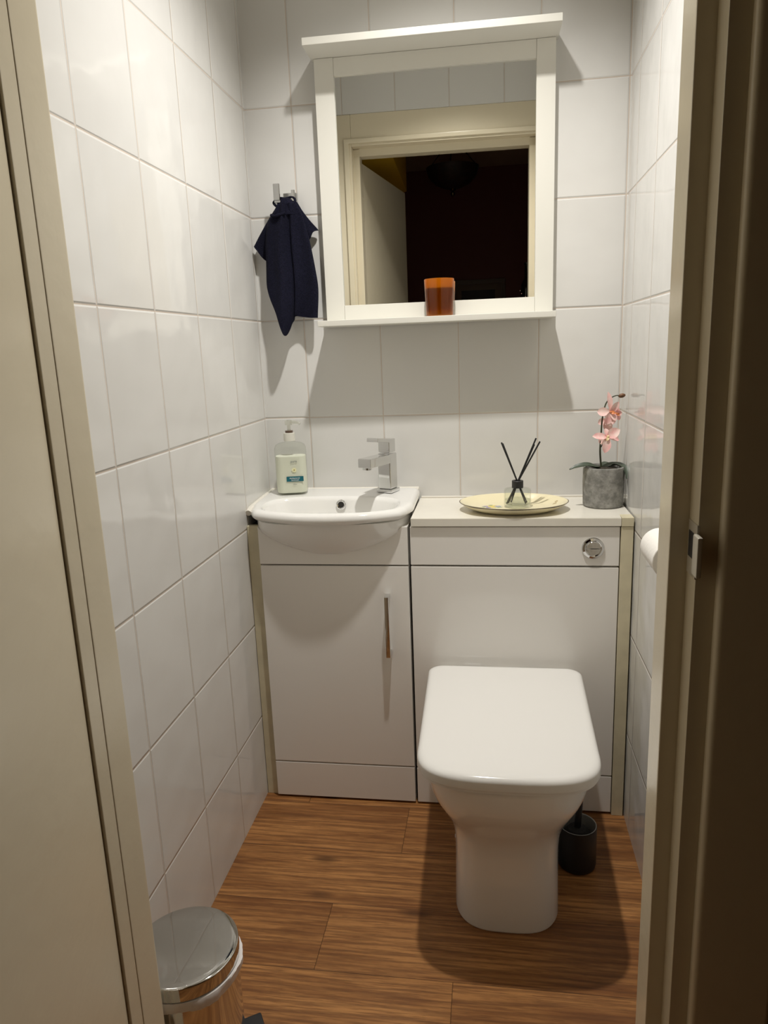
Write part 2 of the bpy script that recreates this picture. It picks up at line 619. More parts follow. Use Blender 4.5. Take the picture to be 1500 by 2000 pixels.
for k in range(3):
    a = k * 2.094 + 0.4
    add_tube(bm, [(HL.x + 0.146 * math.cos(a), HL.y + 0.146 * math.sin(a), 2.245 + LD_), (HL.x, HL.y, 2.312)], 0.0025, 6)
add_lathe(bm, [(0.055, 2.302), (0.055, 2.319), (0.01, 2.32)], (HL.x, HL.y), 24)
obj('canopy', bm, plain('dark_bronze_canopy', (0.05, 0.035, 0.02), 0.3, metal=1), hl)

# framed picture on the hall's back wall
pf = thing('picture_frame', 'framed picture on the dark hall wall, seen in the mirror', 'picture', (0.62, -3.398, 1.45))
px0, px1, pz0, pz1 = 0.43, 0.80, 1.18, 1.60
bm = BM()
for a in ((px0, px1, pz1 - 0.03, pz1), (px0, px1, pz0, pz0 + 0.03), (px0, px0 + 0.03, pz0 + 0.028, pz1 - 0.028), (px1 - 0.03, px1, pz0 + 0.028, pz1 - 0.028)):
    add_box(bm, a[0], a[1], -3.40, -3.378, a[2], a[3], 0.002)
obj('frame', bm, plain('dark_wood_frame', (0.10, 0.055, 0.03), 0.4), pf)
obj('mount', box(px0 + 0.028, px1 - 0.028, -3.399, -3.390, pz0 + 0.028, pz1 - 0.028), plain('grey_mount', (0.16, 0.11, 0.08), 0.7), pf)
obj('print', box(px0 + 0.07, px1 - 0.07, -3.392, -3.3885, pz0 + 0.07, pz1 - 0.07), plain('dark_print', (0.03, 0.02, 0.016), 0.5, var=0.6, nscale=12), pf)

# hall shelf with a bottle (seen in the mirror)
sh_ = thing('wall_shelf', 'dark shelf on the hall wall carrying a bottle, seen in the mirror', 'shelf', (0.93, -2.45, 1.30))
obj('board', box(0.82, 1.0, -2.58, -2.32, 1.295, 1.315, 0.002), plain('dark_shelf', (0.05, 0.03, 0.02), 0.5), sh_)
bt = thing('glass_bottle', 'dark glass bottle with tiny lights inside, seen in the mirror', 'bottle', (0.875, -2.45, 1.315))
bm = BM()
add_lathe(bm, [(0.034, 1.315), (0.037, 1.32), (0.037, 1.45), (0.030, 1.485), (0.014, 1.515), (0.0125, 1.585), (0.015, 1.588), (0.015, 1.60), (0.010, 1.60)], (0.875, -2.45), 24)
obj('body', bm, plain('dark_bottle_glass', (0.010, 0.012, 0.008), 0.06), bt)
LED = bpy.data.materials.new('tiny_led')
LED.use_nodes = True
b_ = LED.node_tree.nodes['Principled BSDF']
b_.inputs['Emission Color'].default_value = (1.0, 0.5, 0.35, 1)
b_.inputs['Emission Strength'].default_value = 0.5
for k in range(6):
    bm = BM()
    a = 1.0 + k * 0.35
    z = 1.345 + 0.03 * ((k * 2.3) % 4)
    c = Vector((0.875 + 0.0375 * math.cos(a + 0.5), -2.45 + 0.0375 * math.sin(a + 0.5), z))
    bmesh.ops.create_icosphere(bm, subdivisions=1, radius=0.0022, matrix=Matrix.Translation(c))
    obj('fairy_light', bm, LED, bt)

# ------------------------------------------------------------------ ceiling spotlight (above the frame)
sp = thing('ceiling_spotlight', 'small round recessed spotlight in the toilet ceiling', 'light', (LIGHT.x, LIGHT.y, CEIL))
bm = BM()
add_lathe(bm, [(0.030, CEIL - 0.001), (0.030, CEIL - 0.006), (0.042, CEIL - 0.006), (0.045, CEIL - 0.001)], (LIGHT.x, LIGHT.y), 40)
obj('trim_ring', bm, CHROME, sp)

# ------------------------------------------------------------------ filler strips and sealant
bm = BM()
add_box(bm, 0.001, 0.030, FRONT + 0.012, FRONT + 0.03, 0.0, 0.742, 0.001)
struct('trim_12', bm, TRIMWOOD, 'cream filler strip between basin unit and left wall')
bm = BM()
add_box(bm, 0.8935, 0.9205, FRONT - 0.004, FRONT + 0.02, 0.0, 0.743, 0.001)
add_box(bm, 0.8935, 0.9205, FRONT - 0.006, FRONT + 0.03, 0.7438, 0.7645, 0.0012)
struct('trim_13', bm, TRIMWOOD, 'cream filler strip between toilet unit and right wall')
bm = BM()
add_tube(bm, [(0.004, -0.0, 0.787), (0.004, -0.10, 0.784), (0.005, -0.20, 0.780), (0.006, -0.222, 0.774)], 0.0075, 10)
add_tube(bm, [(0.415, -0.002, 0.766), (0.9205, -0.002, 0.766)], 0.003, 8)
add_tube(bm, [(0.004, -0.003, 0.789), (0.409, -0.003, 0.789)], 0.006, 8)
struct('trim_14', bm, SEALANT, 'white sealant beads along the fitted units')

# ------------------------------------------------------------------ basin shape functions
BCX, BCY = 0.210, -0.150


def basin_outline(ins=0.0, bow=0.0):
    """D-shaped plan: straight back and sides, bowed front"""
    xl, xr = 0.003 + ins, 0.413 - ins
    pts = []
    yb = -0.004 - ins
    # back edge right->left (ccw seen from above: start right/back)
    r = 0.012
    for k in range(7):
        a = math.radians(0 + 90 * k / 6)
        pts.append((xr - r + r * math.cos(a), yb - r + r * math.sin(a)))
    for k in range(7):
        a = math.radians(90 + 90 * k / 6)
        pts.append((xl + r + r * math.cos(a), yb - r + r * math.sin(a)))
    ys = -0.205
    ctl = []
    for k in range(33):
        t = -1 + 2 * k / 32
        x = 0.5 * (xl + xr) + 0.5 * (xr - xl) * t
        y = -0.298 + ins - bow + 0.060 * abs(t) ** 2.2 + 0.055 * max(0, (abs(t) - 0.86) / 0.14) ** 2.2
        ctl.append((x, y))
    pts += ctl
    return pts


def raycast(poly, cx, cy, n=128):
    out = []
    m_ = len(poly)
    for i in range(n):
        a = 2 * math.pi * i / n
        dx, dy = math.cos(a), math.sin(a)
        best = None
        for j in range(m_):
            x1, y1 = poly[j]
            x2, y2 = poly[(j + 1) % m_]
            ex, ey = x2 - x1, y2 - y1
            den = dx * ey - dy * ex
            if abs(den) < 1e-12:
                continue
            t = ((x1 - cx) * ey - (y1 - cy) * ex) / den
            s = ((x1 - cx) * dy - (y1 - cy) * dx) / den
            if t > 0 and -1e-6 <= s <= 1 + 1e-6:
                if best is None or t > best:
                    best = t
        best = best or 0.05
        out.append((cx + dx * best, cy + dy * best))
    return out


NB = 144


def ring_poly(poly, z, zf=None):
    r = raycast(poly, BCX, BCY, NB)
    return [Vector((x, y, zf(x, y) if zf else z)) for x, y in r]


def ring_ell(cx, cy, a, bf, bb, p, z, zf=None):
    """superellipse, front depth bf, back depth bb; sampled by ray from the basin centre"""
    poly = []
    for k in range(180):
        t = 2 * math.pi * k / 180
        c, s = math.cos(t), math.sin(t)
        x = cx + a * math.copysign(abs(c) ** (2 / p), c)
        y = cy + (bb if s > 0 else bf) * math.copysign(abs(s) ** (2 / p), s)
        poly.append((x, y))
    r = raycast(poly, BCX, BCY, NB)
    return [Vector((x, y, zf(x, y) if zf else z)) for x, y in r]


def rimz(x, y):
    # deck falls very slightly to the front
    return 0.795 + 0.010 * (y + 0.0) / 0.3


def dz(d):
    return lambda x, y: rimz(x, y) + d


# bowl section on the front plane: used for the fascia cut-out as well
def bowl_half(z):
    t = max(0.0, min(1.0, (0.762 - z) / (0.762 - 0.6735)))
    return 0.190 * max(0.0, 1 - t ** 1.75) ** 0.62


# ------------------------------------------------------------------ vanity unit
vu = thing('vanity_unit', 'white gloss basin cabinet with one door and chrome bar handle, left of the toilet', 'cabinet', (0.217, -0.12, 0))
VX0, VX1 = 0.0325, 0.4025
bm = BM()
add_box(bm, VX0, VX0 + 0.016, FRONT + 0.019, -0.006, 0.002, 0.742)
add_box(bm, VX1 - 0.016, VX1, FRONT + 0.019, -0.006, 0.002, 0.742)
add_box(bm, VX0 + 0.016, VX1 - 0.016, -0.022, -0.006, 0.002, 0.60)
add_box(bm, VX0 + 0.016, VX1 - 0.016, FRONT + 0.019, -0.022, 0.10, 0.116)
obj('carcass', bm, CARCASS, vu, smooth=False)
# fascia with the arc cut for the basin
cols = [VX0]
zs = [0.742 - (0.742 - 0.6735) * k / 60 for k in range(61)]
cut = [(max(0.0, bowl_half(z) - 0.004), z) for z in zs]
cut = [q for q in cut if q[0] > 0]
arc = [(BCX - h, z) for h, z in cut] + [(BCX, cut[-1][1])] + [(BCX + h, z) for h, z in reversed(cut)]
arc = [q for q in arc if VX0 + 0.001 < q[0] < VX1 - 0.001]
tops = [(VX0, 0.742), (arc[0][0] - 0.0003, 0.742)] + arc + [(arc[-1][0] + 0.0003, 0.742), (VX1, 0.742)]
bm = BM()
add_loft(bm, [[Vector((x, FRONT, 0.6485)), Vector((x, FRONT, z)), Vector((x, FRONT + 0.018, z)), Vector((x, FRONT + 0.018, 0.6485))] for x, z in tops])
obj('fascia_panel', bm, UNIT, vu, smooth=False)
dv_ = obj('door', box(VX0, VX1, FRONT, FRONT + 0.018, 0.1075, 0.6440, 0.0012), UNIT, vu)
# D-bar handle: chrome
bm = BM()
hx = 0.3495
add_box(bm, hx - 0.0055, hx + 0.0055, FRONT - 0.030, FRONT - 0.0235, 0.419, 0.575, 0.0012)
add_box(bm, hx - 0.0055, hx + 0.0055, FRONT - 0.0245, FRONT - 0.0002, 0.564, 0.575, 0.001)
add_box(bm, hx - 0.0055, hx + 0.0055, FRONT - 0.0245, FRONT - 0.0002, 0.419, 0.430, 0.001)
obj('handle', bm, CHROME, dv_, label='chrome bar handle')
obj('plinth', box(VX0, VX1, FRONT, FRONT + 0.016, 0.006, 0.1035, 0.001), UNIT, vu)

# ------------------------------------------------------------------ toilet unit
wu = thing('toilet_unit', 'white gloss boxed cistern unit behind the toilet, with round chrome flush button', 'cabinet', (0.65, -0.12, 0))
TX0, TX1 = 0.4085, 0.8915
bm = BM()
add_box(bm, TX0, TX0 + 0.016, FRONT + 0.019, -0.006, 0.002, 0.742)
add_box(bm, TX1 - 0.016, TX1, FRONT + 0.019, -0.006, 0.002, 0.742)
add_box(bm, TX0 + 0.016, TX1 - 0.016, -0.022, -0.006, 0.002, 0.742)
obj('carcass', bm, CARCASS, wu, smooth=False)
obj('fascia_panel', box(TX0, TX1, FRONT, FRONT + 0.018, 0.6485, 0.7415, 0.0012), UNIT, wu)
obj('front_panel', box(TX0, TX1, FRONT, FRONT + 0.018, 0.1075, 0.6440, 0.0012), UNIT, wu)
obj('plinth', box(TX0, TX1, FRONT, FRONT + 0.016, 0.006, 0.1035, 0.001), UNIT, wu)
FBX, FBZ = 0.8325, 0.6915
MB_ = Matrix.Translation((FBX, FRONT, FBZ)) @ Matrix.Rotation(math.radians(90), 4, 'X')
bm = BM()
add_lathe(bm, [(0.0255, 0.0), (0.0255, 0.0022), (0.0238, 0.0045), (0.0190, 0.0060), (0.0172, 0.0052), (0.0170, 0.003)], n=48, M=MB_)
fb = obj('flush_button', bm, CHROME, wu, label='round chrome flush button')
for s in (1, -1):
    bm = BM()
    pp = []
    for k in range(25):
        a = math.pi * k / 24
        pp.append((0.0163 * math.cos(a), 0.0011 + 0.0152 * math.sin(a)))
    r0 = [MB_ @ Vector((x, s * y, 0.003)) for x, y in pp]
    r1 = [MB_ @ Vector((x, s * y, 0.0062)) for x, y in pp]
    rr = [MB_ @ Vector((x * 0.965, s * (0.0008 + (y - 0.0008) * 0.965), 0.0068)) for x, y in pp]
    add_loft(bm, [r0, r1, rr])
    obj('button_half', bm, CHROME, fb)

# worktop
# the filler strip's own cap sits flush in a notch at the front right corner
bm = BM()
ptsw = [(0.4115, FRONT - 0.006), (0.893, FRONT - 0.006), (0.893, FRONT + 0.031), (W - 0.003, FRONT + 0.031), (W - 0.003, -0.001), (0.4115, -0.001)]
add_loft(bm, [[Vector((x, y, 0.7445)) for x, y in ptsw], [Vector((x, y, 0.764)) for x, y in ptsw]])
bmesh.ops.bevel(bm, geom=list(bm.edges), offset=0.001, segments=2, affect='EDGES')
wt = obj('worktop', bm, TOPMAT)
tag(wt, 'cream white worktop running along the cistern unit under the oval dish', 'worktop')

# ------------------------------------------------------------------ basin
ba = thing('wash_basin', 'small white ceramic bow-fronted wash basin set on the cabinet', 'basin', (BCX, -0.12, 0.742))
outer = basin_outline
rings = []
# inside of the bowl from the waste up
IC = (0.207, -0.188)
rings.append(ring_ell(IC[0], IC[1], 0.022, 0.020, 0.022, 2.0, 0.690))
rings.append(ring_ell(IC[0], IC[1], 0.075, 0.048, 0.045, 2.1, 0.694))
rings.append(ring_ell(IC[0], IC[1], 0.120, 0.066, 0.058, 2.3, 0.706))
rings.append(ring_ell(IC[0], IC[1], 0.146, 0.075, 0.066, 2.5, 0.730))
rings.append(ring_ell(IC[0], IC[1], 0.158, 0.080, 0.071, 2.6, 0.760))
rings.append(ring_ell(IC[0], IC[1], 0.164, 0.084, 0.075, 2.7, 0.780))
rings.append(ring_ell(IC[0], IC[1], 0.167, 0.0855, 0.078, 2.8, 0, dz(-0.006)))
rings.append(ring_ell(IC[0], IC[1], 0.170, 0.0875, 0.081, 2.8, 0, dz(-0.0015)))
rings.append(ring_ell(IC[0], IC[1], 0.1735, 0.0895, 0.085, 2.8, 0, dz(0.0)))
# rim roll
rings.append(ring_poly(outer(0.0125), 0, dz(0.0002)))
rings.append(ring_poly(outer(0.006), 0, dz(-0.0020)))
rings.append(ring_poly(outer(0.0018), 0, dz(-0.0065)))
rings.append(ring_poly(outer(0.0), 0, dz(-0.0125)))
rings.append(ring_poly(outer(0.0005), 0, dz(-0.0185)))
rings.append(ring_poly(outer(0.0045), 0, dz(-0.0235)))
rings.append(ring_poly(outer(0.0095), 0, dz(-0.0265)))


# underside bowl
def under(z, half, yf):
    poly = []
    yb_ = -0.03
    c_y = -0.13
    for k in range(180):
        t = 2 * math.pi * k / 180
        c, s = math.cos(t), math.sin(t)
        p_ = 3.6
        x = BCX + half * math.copysign(abs(c) ** (2 / p_), c)
        y = c_y + ((yb_ - c_y) if s > 0 else (c_y - yf)) * math.copysign(abs(s) ** (2 / p_), s)
        poly.append((x, y))
    return ring_poly(poly, z)


for z, yf in ((0.7585, -0.2840), (0.750, -0.2815), (0.742, -0.2790), (0.730, -0.2745), (0.715, -0.268), (0.702, -0.2605), (0.692, -0.2535), (0.684, -0.2470), (0.678, -0.2425)):
    rat = (-0.13 - FRONT) / (-0.13 - yf)
    h = min(0.1915, bowl_half(z) / (1 - rat ** 3.6) ** (1 / 3.6))
    rings.append(under(z, h, yf))
for z, h, yf in ((0.6735, 0.105, -0.2375), (0.668, 0.080, -0.222), (0.664, 0.045, -0.19)):
    rings.append(under(z, h, yf))
bm = BM()
add_loft(bm, rings)
obj('bowl', bm, CERAMIC, ba, angle=60)
# overflow ring in the back of the bowl
MO = Matrix.Translation((0.219, -0.1185, 0.7715)) @ Matrix.Rotation(math.radians(90 - 12), 4, 'X')
bm = BM()
add_lathe(bm, [(0.0078, -0.002), (0.0125, -0.001), (0.0128, 0.0012), (0.0105, 0.0028), (0.0080, 0.0018), (0.0078, -0.002)], n=32, cap0=False, cap1=False, M=MO)
ov = obj('overflow_ring', bm, CHROME, ba, label='chrome overflow ring')
bm = BM()
add_lathe(bm, [(0.0080, -0.002), (0.0080, 0.0008)], n=24, M=MO)
obj('overflow_hole', bm, DARK, ov)
bm = BM()
add_lathe(bm, [(0.020, 0.690), (0.020, 0.6925), (0.017, 0.694), (0.004, 0.6945)], IC, 32)
obj('waste_plug', bm, CHROME, ba)

# ------------------------------------------------------------------ mixer tap
TP = Vector((0.334, -0.058, 0.795))
tp = thing('mixer_tap', 'square chrome mixer tap standing on the right of the basin', 'tap', (TP.x, TP.y, 0.7938))
TM = Matrix.Translation(TP) @ Matrix.Rotation(math.radians(-22), 4, 'Z')
bm = BM()
add_box(bm, -0.0225, 0.0225, -0.0225, 0.0225, -0.0012, 0.0075, 0.0015, M=TM)
obj('base_plate', bm, CHROME, tp)
bm = BM()
add_box(bm, -0.0185, 0.0185, -0.0185, 0.0185, 0.0075, 0.100, 0.003, 3, M=TM)
obj('body', bm, CHROME, tp)
bm = BM()
TS = TM @ Matrix.Translation((0, -0.015, 0.0870)) @ Matrix.Rotation(math.radians(-1.0), 4, 'X')
add_box(bm, -0.0183, 0.0183, -0.098, 0.012, -0.0115, 0.0115, 0.0018, M=TS)
spt = obj('spout', bm, CHROME, tp)
bm = BM()
add_lathe(bm, [(0.010, -0.0175), (0.0115, -0.0165), (0.0115, -0.011)], (0, -0.085), 24, M=TS)
obj('aerator', bm, CHROME, spt)
bm = BM()
add_box(bm, -0.0165, 0.0165, -0.0165, 0.0165, 0.102, 0.137, 0.0025, M=TM)
TL = TM @ Matrix.Translation((0, 0.0, 0.1305)) @ Matrix.Rotation(math.radians(-8), 4, 'X')
add_box(bm, -0.0163, 0.0163, -0.072, 0.014, -0.0035, 0.0065, 0.0015, M=TL)
obj('lever', bm, CHROME, tp)

# ------------------------------------------------------------------ toilet
TC = 0.629
to = thing('toilet', 'white ceramic back-to-wall toilet with closed soft-square lid', 'toilet', (TC, -0.45, 0))


def pan_ring(z, hw, yf, yb=FRONT - 0.0005, n=96, pf=3.2, hb=None):
    """plan section: nearly straight sides, rounded front, flat back"""
    out = []
    hb = hb or hw
    yc = yf + min(hw * 1.15, (yb - yf) * 0.7)
    m_ = 40
    # front half superellipse from right to left
    for k in range(m_ + 1):
        t = math.pi * k / m_
        c, s = math.cos(t), math.sin(t)
        x = hw * math.copysign(abs(c) ** (2 / pf), c)
        y = yc - (yc - yf) * abs(s) ** (2 / pf)
        out.append(Vector((TC + x, y, z)))
    # left side back
    for k in range(1, 9):
        t = k / 8
        out.append(Vector((TC - hw + (hw - hb) * t, yc + (yb - yc) * t, z)))
    for k in range(1, 9):
        t = k / 8
        out.append(Vector((TC - hb + 2 * hb * t, yb, z)))
    for k in range(1, 8):
        t = k / 8
        out.append(Vector((TC + hb - (hb - hw) * t, yb + (yc - yb) * t, z)))
    return out


bm = BM()
prof = [(0.0, 0.1070, -0.646), (0.004, 0.1085, -0.648), (0.06, 0.1075, -0.6465), (0.12, 0.1065, -0.645), (0.160, 0.1070, -0.646), (0.190, 0.1100, -0.650),
        (0.215, 0.1160, -0.658), (0.240, 0.1255, -0.672), (0.265, 0.1365, -0.690), (0.290, 0.1470, -0.707), (0.313, 0.1545, -0.7185), (0.337, 0.1595, -0.7255),
        (0.360, 0.1620, -0.729), (0.368, 0.1625, -0.7295), (0.3715, 0.160, -0.727)]
add_loft(bm, [pan_ring(z, hw, yf, pf=3.1 if z < 0.2 else 3.0) for z, hw, yf in prof])
obj('pan', bm, CERAMIC, to, angle=50)


def lid_outline(grow, z, yb=-0.262, yf=-0.738):
    """soft square: nearly parallel sides, rounded corners, gently bowed front"""
    hwb, hwf = 0.1795 + grow, 0.172 + grow
    yf_, yb_ = yf - grow, yb + grow
    out = []
    rb = 0.030
    # back right corner -> back left corner -> front
    for k in range(9):
        a = math.radians(90 * k / 8)
        out.append((TC + hwb - rb + rb * math.cos(a), yb_ - rb + rb * math.sin(a)))
    for k in range(9):
        a = math.radians(90 + 90 * k / 8)
        out.append((TC - hwb + rb + rb * math.cos(a), yb_ - rb + rb * math.sin(a)))
    # front: superellipse corner blend
    yc = yf_ + 0.115
    for k in range(49):
        t = math.pi + math.pi * k / 48
        c, s = math.cos(t), math.sin(t)
        p_ = 3.1
        out.append((TC + hwf * math.copysign(abs(c) ** (2 / p_), c), yc - (yc - yf_) * abs(s) ** (2 / p_)))
    return [Vector((x, y, z)) for x, y in out]


bm = BM()
add_loft(bm, [lid_outline(-0.006, 0.3722), lid_outline(-0.003, 0.3726), lid_outline(-0.003, 0.3775), lid_outline(-0.006, 0.3780)])
obj('seat', bm, SEATMAT, to, angle=40)
bm = BM()
add_loft(bm, [lid_outline(-0.004, 0.3785), lid_outline(-0.0008, 0.3789), lid_outline(0.0, 0.3800), lid_outline(0.0, 0.3870), lid_outline(0.0, 0.3940), lid_outline(-0.0008, 0.3975), lid_outline(-0.0030, 0.4008),
              lid_outline(-0.0065, 0.4033), lid_outline(-0.0110, 0.4047), lid_outline(-0.017, 0.4052), lid_outline(-0.04, 0.4056), lid_outline(-0.10, 0.4060)])
obj('lid', bm, SEATMAT, to, angle=40)
for s in (-1, 1):
    bm = BM()
    add_tube(bm, [(TC + s * 0.075 - 0.02, -0.256, 0.383), (TC + s * 0.075 + 0.02, -0.256, 0.383)], 0.009, 14)
    obj('hinge', bm, CHROME, to)
for s in (-1, 1):
    bm = BM()
    add_lathe(bm, [(0.0085, -0.001), (0.0085, 0.003), (0.006, 0.006), (0.001, 0.007)], n=20,
              M=Matrix.Translation((TC + s * 0.1043, -0.50, 0.105)) @ Matrix.Rotation(s * math.radians(90), 4, 'Y'))
    obj('bolt_cap', bm, CHROME, to)

# ------------------------------------------------------------------ toilet brush
BC = (0.789, -0.428)
tb = thing('toilet_brush', 'black toilet brush in its round black pot, tucked behind the toilet', 'toilet brush', (BC[0], BC[1], 0))
bm = BM()
add_lathe(bm, [(0.036, 0.0), (0.0405, 0.003), (0.042, 0.010), (0.042, 0.102), (0.0412, 0.1032), (0.0395, 0.1025), (0.0392, 0.02), (0.03, 0.012)], BC, 48)
hd = obj('holder', bm, [BLACK], tb)
bm = BM()
add_lathe(bm, [(0.0413, 0.1034), (0.0396, 0.1034), (0.0390, 0.1026), (0.0388, 0.03), (0.0391, 0.03), (0.0393, 0.1020)], BC, 48, cap0=False, cap1=False)
obj('inner_rim', bm, GREYRIM, hd, label='grey inside rim')
bm = BM()
add_lathe(bm, [(0.018, 0.020), (0.028, 0.026), (0.031, 0.05), (0.029, 0.082), (0.020, 0.093), (0.006, 0.096)], BC, 32)
obj('bristles', bm, BRISTLE, tb)
bm = BM()
add_tube(bm, [(BC[0], BC[1], 0.09), (BC[0] + 0.004, BC[1] + 0.003, 0.17), (BC[0] + 0.009, BC[1] + 0.005, 0.245)], [0.0075, 0.0075, 0.0085], 14)
obj('handle', bm, BLACK, tb)

# ------------------------------------------------------------------ pedal bin
PB = (0.106, -0.970)
PR = 0.0835
pb = thing('pedal_bin', 'small round polished steel pedal bin in the corner by the door', 'bin', (PB[0], PB[1], 0))
bm = BM()
add_lathe(bm, [(PR - 0.004, 0.012), (PR - 0.001, 0.013), (PR - 0.001, 0.192), (PR - 0.003, 0.193)], PB, 64)
obj('body', bm, STEEL_BODY, pb)
bm = BM()
add_lathe(bm, [(PR - 0.006, 0.0), (PR + 0.001, 0.002), (PR + 0.001, 0.016), (PR - 0.004, 0.018)], PB, 64)
obj('base_ring', bm, BLACK, pb)
bm = BM()
add_lathe(bm, [(PR + 0.0015, 0.203), (PR + 0.0025, 0.2035), (PR + 0.0025, 0.222), (PR + 0.0015, 0.2250), (PR - 0.001, 0.2268), (PR - 0.010, 0.2275), (0.02, 0.2282)], PB, 96)
obj('lid', bm, SATIN, pb, label='brushed steel lid')
# plastic liner folded over the rim
bm = BM()
rr = []
n = 120
for r, z, wv in ((PR - 0.004, 0.201, 0), (PR + 0.0025, 0.2005, 0.0006), (PR + 0.0040, 0.197, 0.0020), (PR + 0.0035, 0.190, 0.0028), (PR + 0.0022, 0.184, 0.0030), (PR + 0.0010, 0.182, 0.001)):
    ring = []
    for i in range(n):
        a = 2 * math.pi * i / n
        k = 1 + 0.0
        dr_ = 0.5 * wv * (math.sin(7 * a + 1) + 0.5 * math.sin(17 * a) + 0.4 * math.sin(41 * a + 2)) + 0.003 * max(0.0, math.cos(a - 0.2)) * (wv > 0)
        z_ = z + (wv * 0.7) * math.sin(5 * a + 2) + 0.004 * math.sin(a + 0.6) * (1 if wv > 0.001 else 0)
        ring.append(Vector((PB[0] + (r + dr_) * math.cos(a), PB[1] + (r + dr_) * math.sin(a), z_)))
    rr.append(ring)
add_loft(bm, rr, False, False)
obj('bin_liner', bm, plain('white_thin_plastic', (0.78, 0.74, 0.72), 0.3), pb, label='white plastic liner folded over the rim')
bm = BM()
PM = Matrix.Translation((PB[0], PB[1], 0)) @ Matrix.Rotation(math.radians(-55), 4, 'Z')
pa = math.radians(32)
PM = Matrix.Translation((PB[0], PB[1], 0.016)) @ Matrix.Rotation(pa, 4, 'Z')
add_box(bm, PR - 0.006, PR + 0.032, -0.021, 0.021, -0.006, 0.005, 0.003, M=PM)
obj('pedal', bm, BLACK, pb)

# ------------------------------------------------------------------ toilet roll on the right wall
RC = (0.8900, 0.806)
trl = thing('toilet_roll', 'white toilet roll on the right wall, half hidden by the door jamb', 'toilet roll', (RC[0], -0.68, RC[1]))
MR = Matrix.Translation((RC[0], -0.63, RC[1])) @ Matrix.Rotation(math.radians(90), 4, 'X')
bm = BM()
add_lathe(bm, [(0.014, 0.0), (0.0310, 0.0), (0.0320, 0.001), (0.0320, 0.099), (0.0310, 0.10), (0.014, 0.10), (0.014, 0.0)], n=48, cap0=False, cap1=False, M=MR)
obj('paper', bm, plain('white_tissue', (0.84, 0.82, 0.78), 0.9, noise=0.0005, nscale=150), trl)
rh = thing('roll_holder', 'chrome toilet roll holder fixed to the right wall', 'holder', (W, -0.61, RC[1]))
bm = BM()
add_tube(bm, [(RC[0], -0.733, RC[1]), (RC[0], -0.606, RC[1])], 0.008, 14)
add_tube(bm, smooth_path([(RC[0], -0.61, RC[1]), (RC[0] + 0.012, -0.606, RC[1]), (W - 0.004, -0.606, RC[1])], 4), 0.007, 12)
obj('arm', bm, CHROME, rh)
bm = BM()
add_lathe(bm, [(0.020, 0.0005), (0.020, 0.005), (0.012, 0.008)], n=24, M=Matrix.Translation((W, -0.606, RC[1])) @ Matrix.Rotation(math.radians(-90), 4, 'Y'))
obj('wall_plate', bm, CHROME, rh)

# ------------------------------------------------------------------ bathroom mirror with two shelves
mi = thing('wall_mirror', 'white framed mirror with a top ledge and candle shelf, over the worktop', 'mirror', (0.47, 0, 1.222))
FX0, FX1 = 0.1875, 0.7515
GY = -0.0125
FYF = -0.021
# the mirror hangs slightly out of true: its left end stands a little further off the wall
GA = math.radians(0.85)
MW = Matrix.Translation((FX1, 0, 0)) @ Matrix.Rotation(GA, 4, 'Z') @ Matrix.Translation((-FX1, 0, 0))
bm = BM()
add_box(bm, FX0, FX0 + 0.0465, FYF, -0.0005, 1.231, 1.834, 0.001, M=MW)
obj('stile', bm, MFRAME, mi)
bm = BM()
add_box(bm, FX1 - 0.0435, FX1, FYF, -0.0005, 1.231, 1.834, 0.001, M=MW)
obj('stile', bm, MFRAME, mi)
obj('rail', box(FX0 + 0.0468, FX1 - 0.0438, FYF + 0.0015, -0.0005, 1.7945, 1.834, 0.0008, M=MW), MFRAME, mi)
obj('rail', box(FX0 + 0.0468, FX1 - 0.0438, FYF + 0.0008, -0.0005, 1.231, 1.2685, 0.0008, M=MW), MFRAME, mi)
obj('ledge', box(0.1795, 0.7570, -0.103, -0.0005, 1.8345, 1.8505, 0.0012, M=MW), MFRAME, mi)
obj('shelf', box(0.1800, 0.7520, -0.102, -0.0005, 1.2165, 1.2305, 0.0012, M=MW), MFRAME, mi)
bm = BM()
add_box(bm, FX0 + 0.044, FX1 - 0.041, GY - 0.001, GY + 0.003, 1.267, 1.797, M=MW)
obj('mirror_glass', bm, MIRROR, mi, smooth=False)

# ------------------------------------------------------------------ candle in an amber glass
CC = (0.4775, -0.0570)
cd = thing('candle_jar', 'candle in an amber brown glass tumbler on the mirror shelf', 'candle', (CC[0], CC[1], 1.2307))
AMBER = thin_glass('amber_glass', (0.50, 0.27, 0.13), 0.03, 1.45, body=(1.0, 0.55, 0.06), bodyfac=0.62)
bm = BM()
z0 = 1.2307
add_lathe(bm, [(0.026, z0), (0.0325, z0 + 0.002), (0.0333, z0 + 0.006), (0.0365, z0 + 0.086), (0.0360, z0 + 0.0875), (0.0350, z0 + 0.086), (0.0318, z0 + 0.012), (0.022, z0 + 0.009)], CC, 48)
obj('tumbler', bm, AMBER, cd)
bm = BM()
add_lathe(bm, [(0.024, z0 + 0.0105), (0.0310, z0 + 0.0130), (0.0338, z0 + 0.0660), (0.031, z0 + 0.0668), (0.01, z0 + 0.0675), (0.003, z0 + 0.068)], CC, 48)
wx = obj('wax', bm, plain('brown_wax', (0.08, 0.048, 0.034), 0.5), cd)
bm = BM()
add_tube(bm, [(CC[0], CC[1], z0 + 0.066), (CC[0] + 0.001, CC[1], z0 + 0.075)], 0.0012, 8)
obj('wick', bm, BLACK, cd)

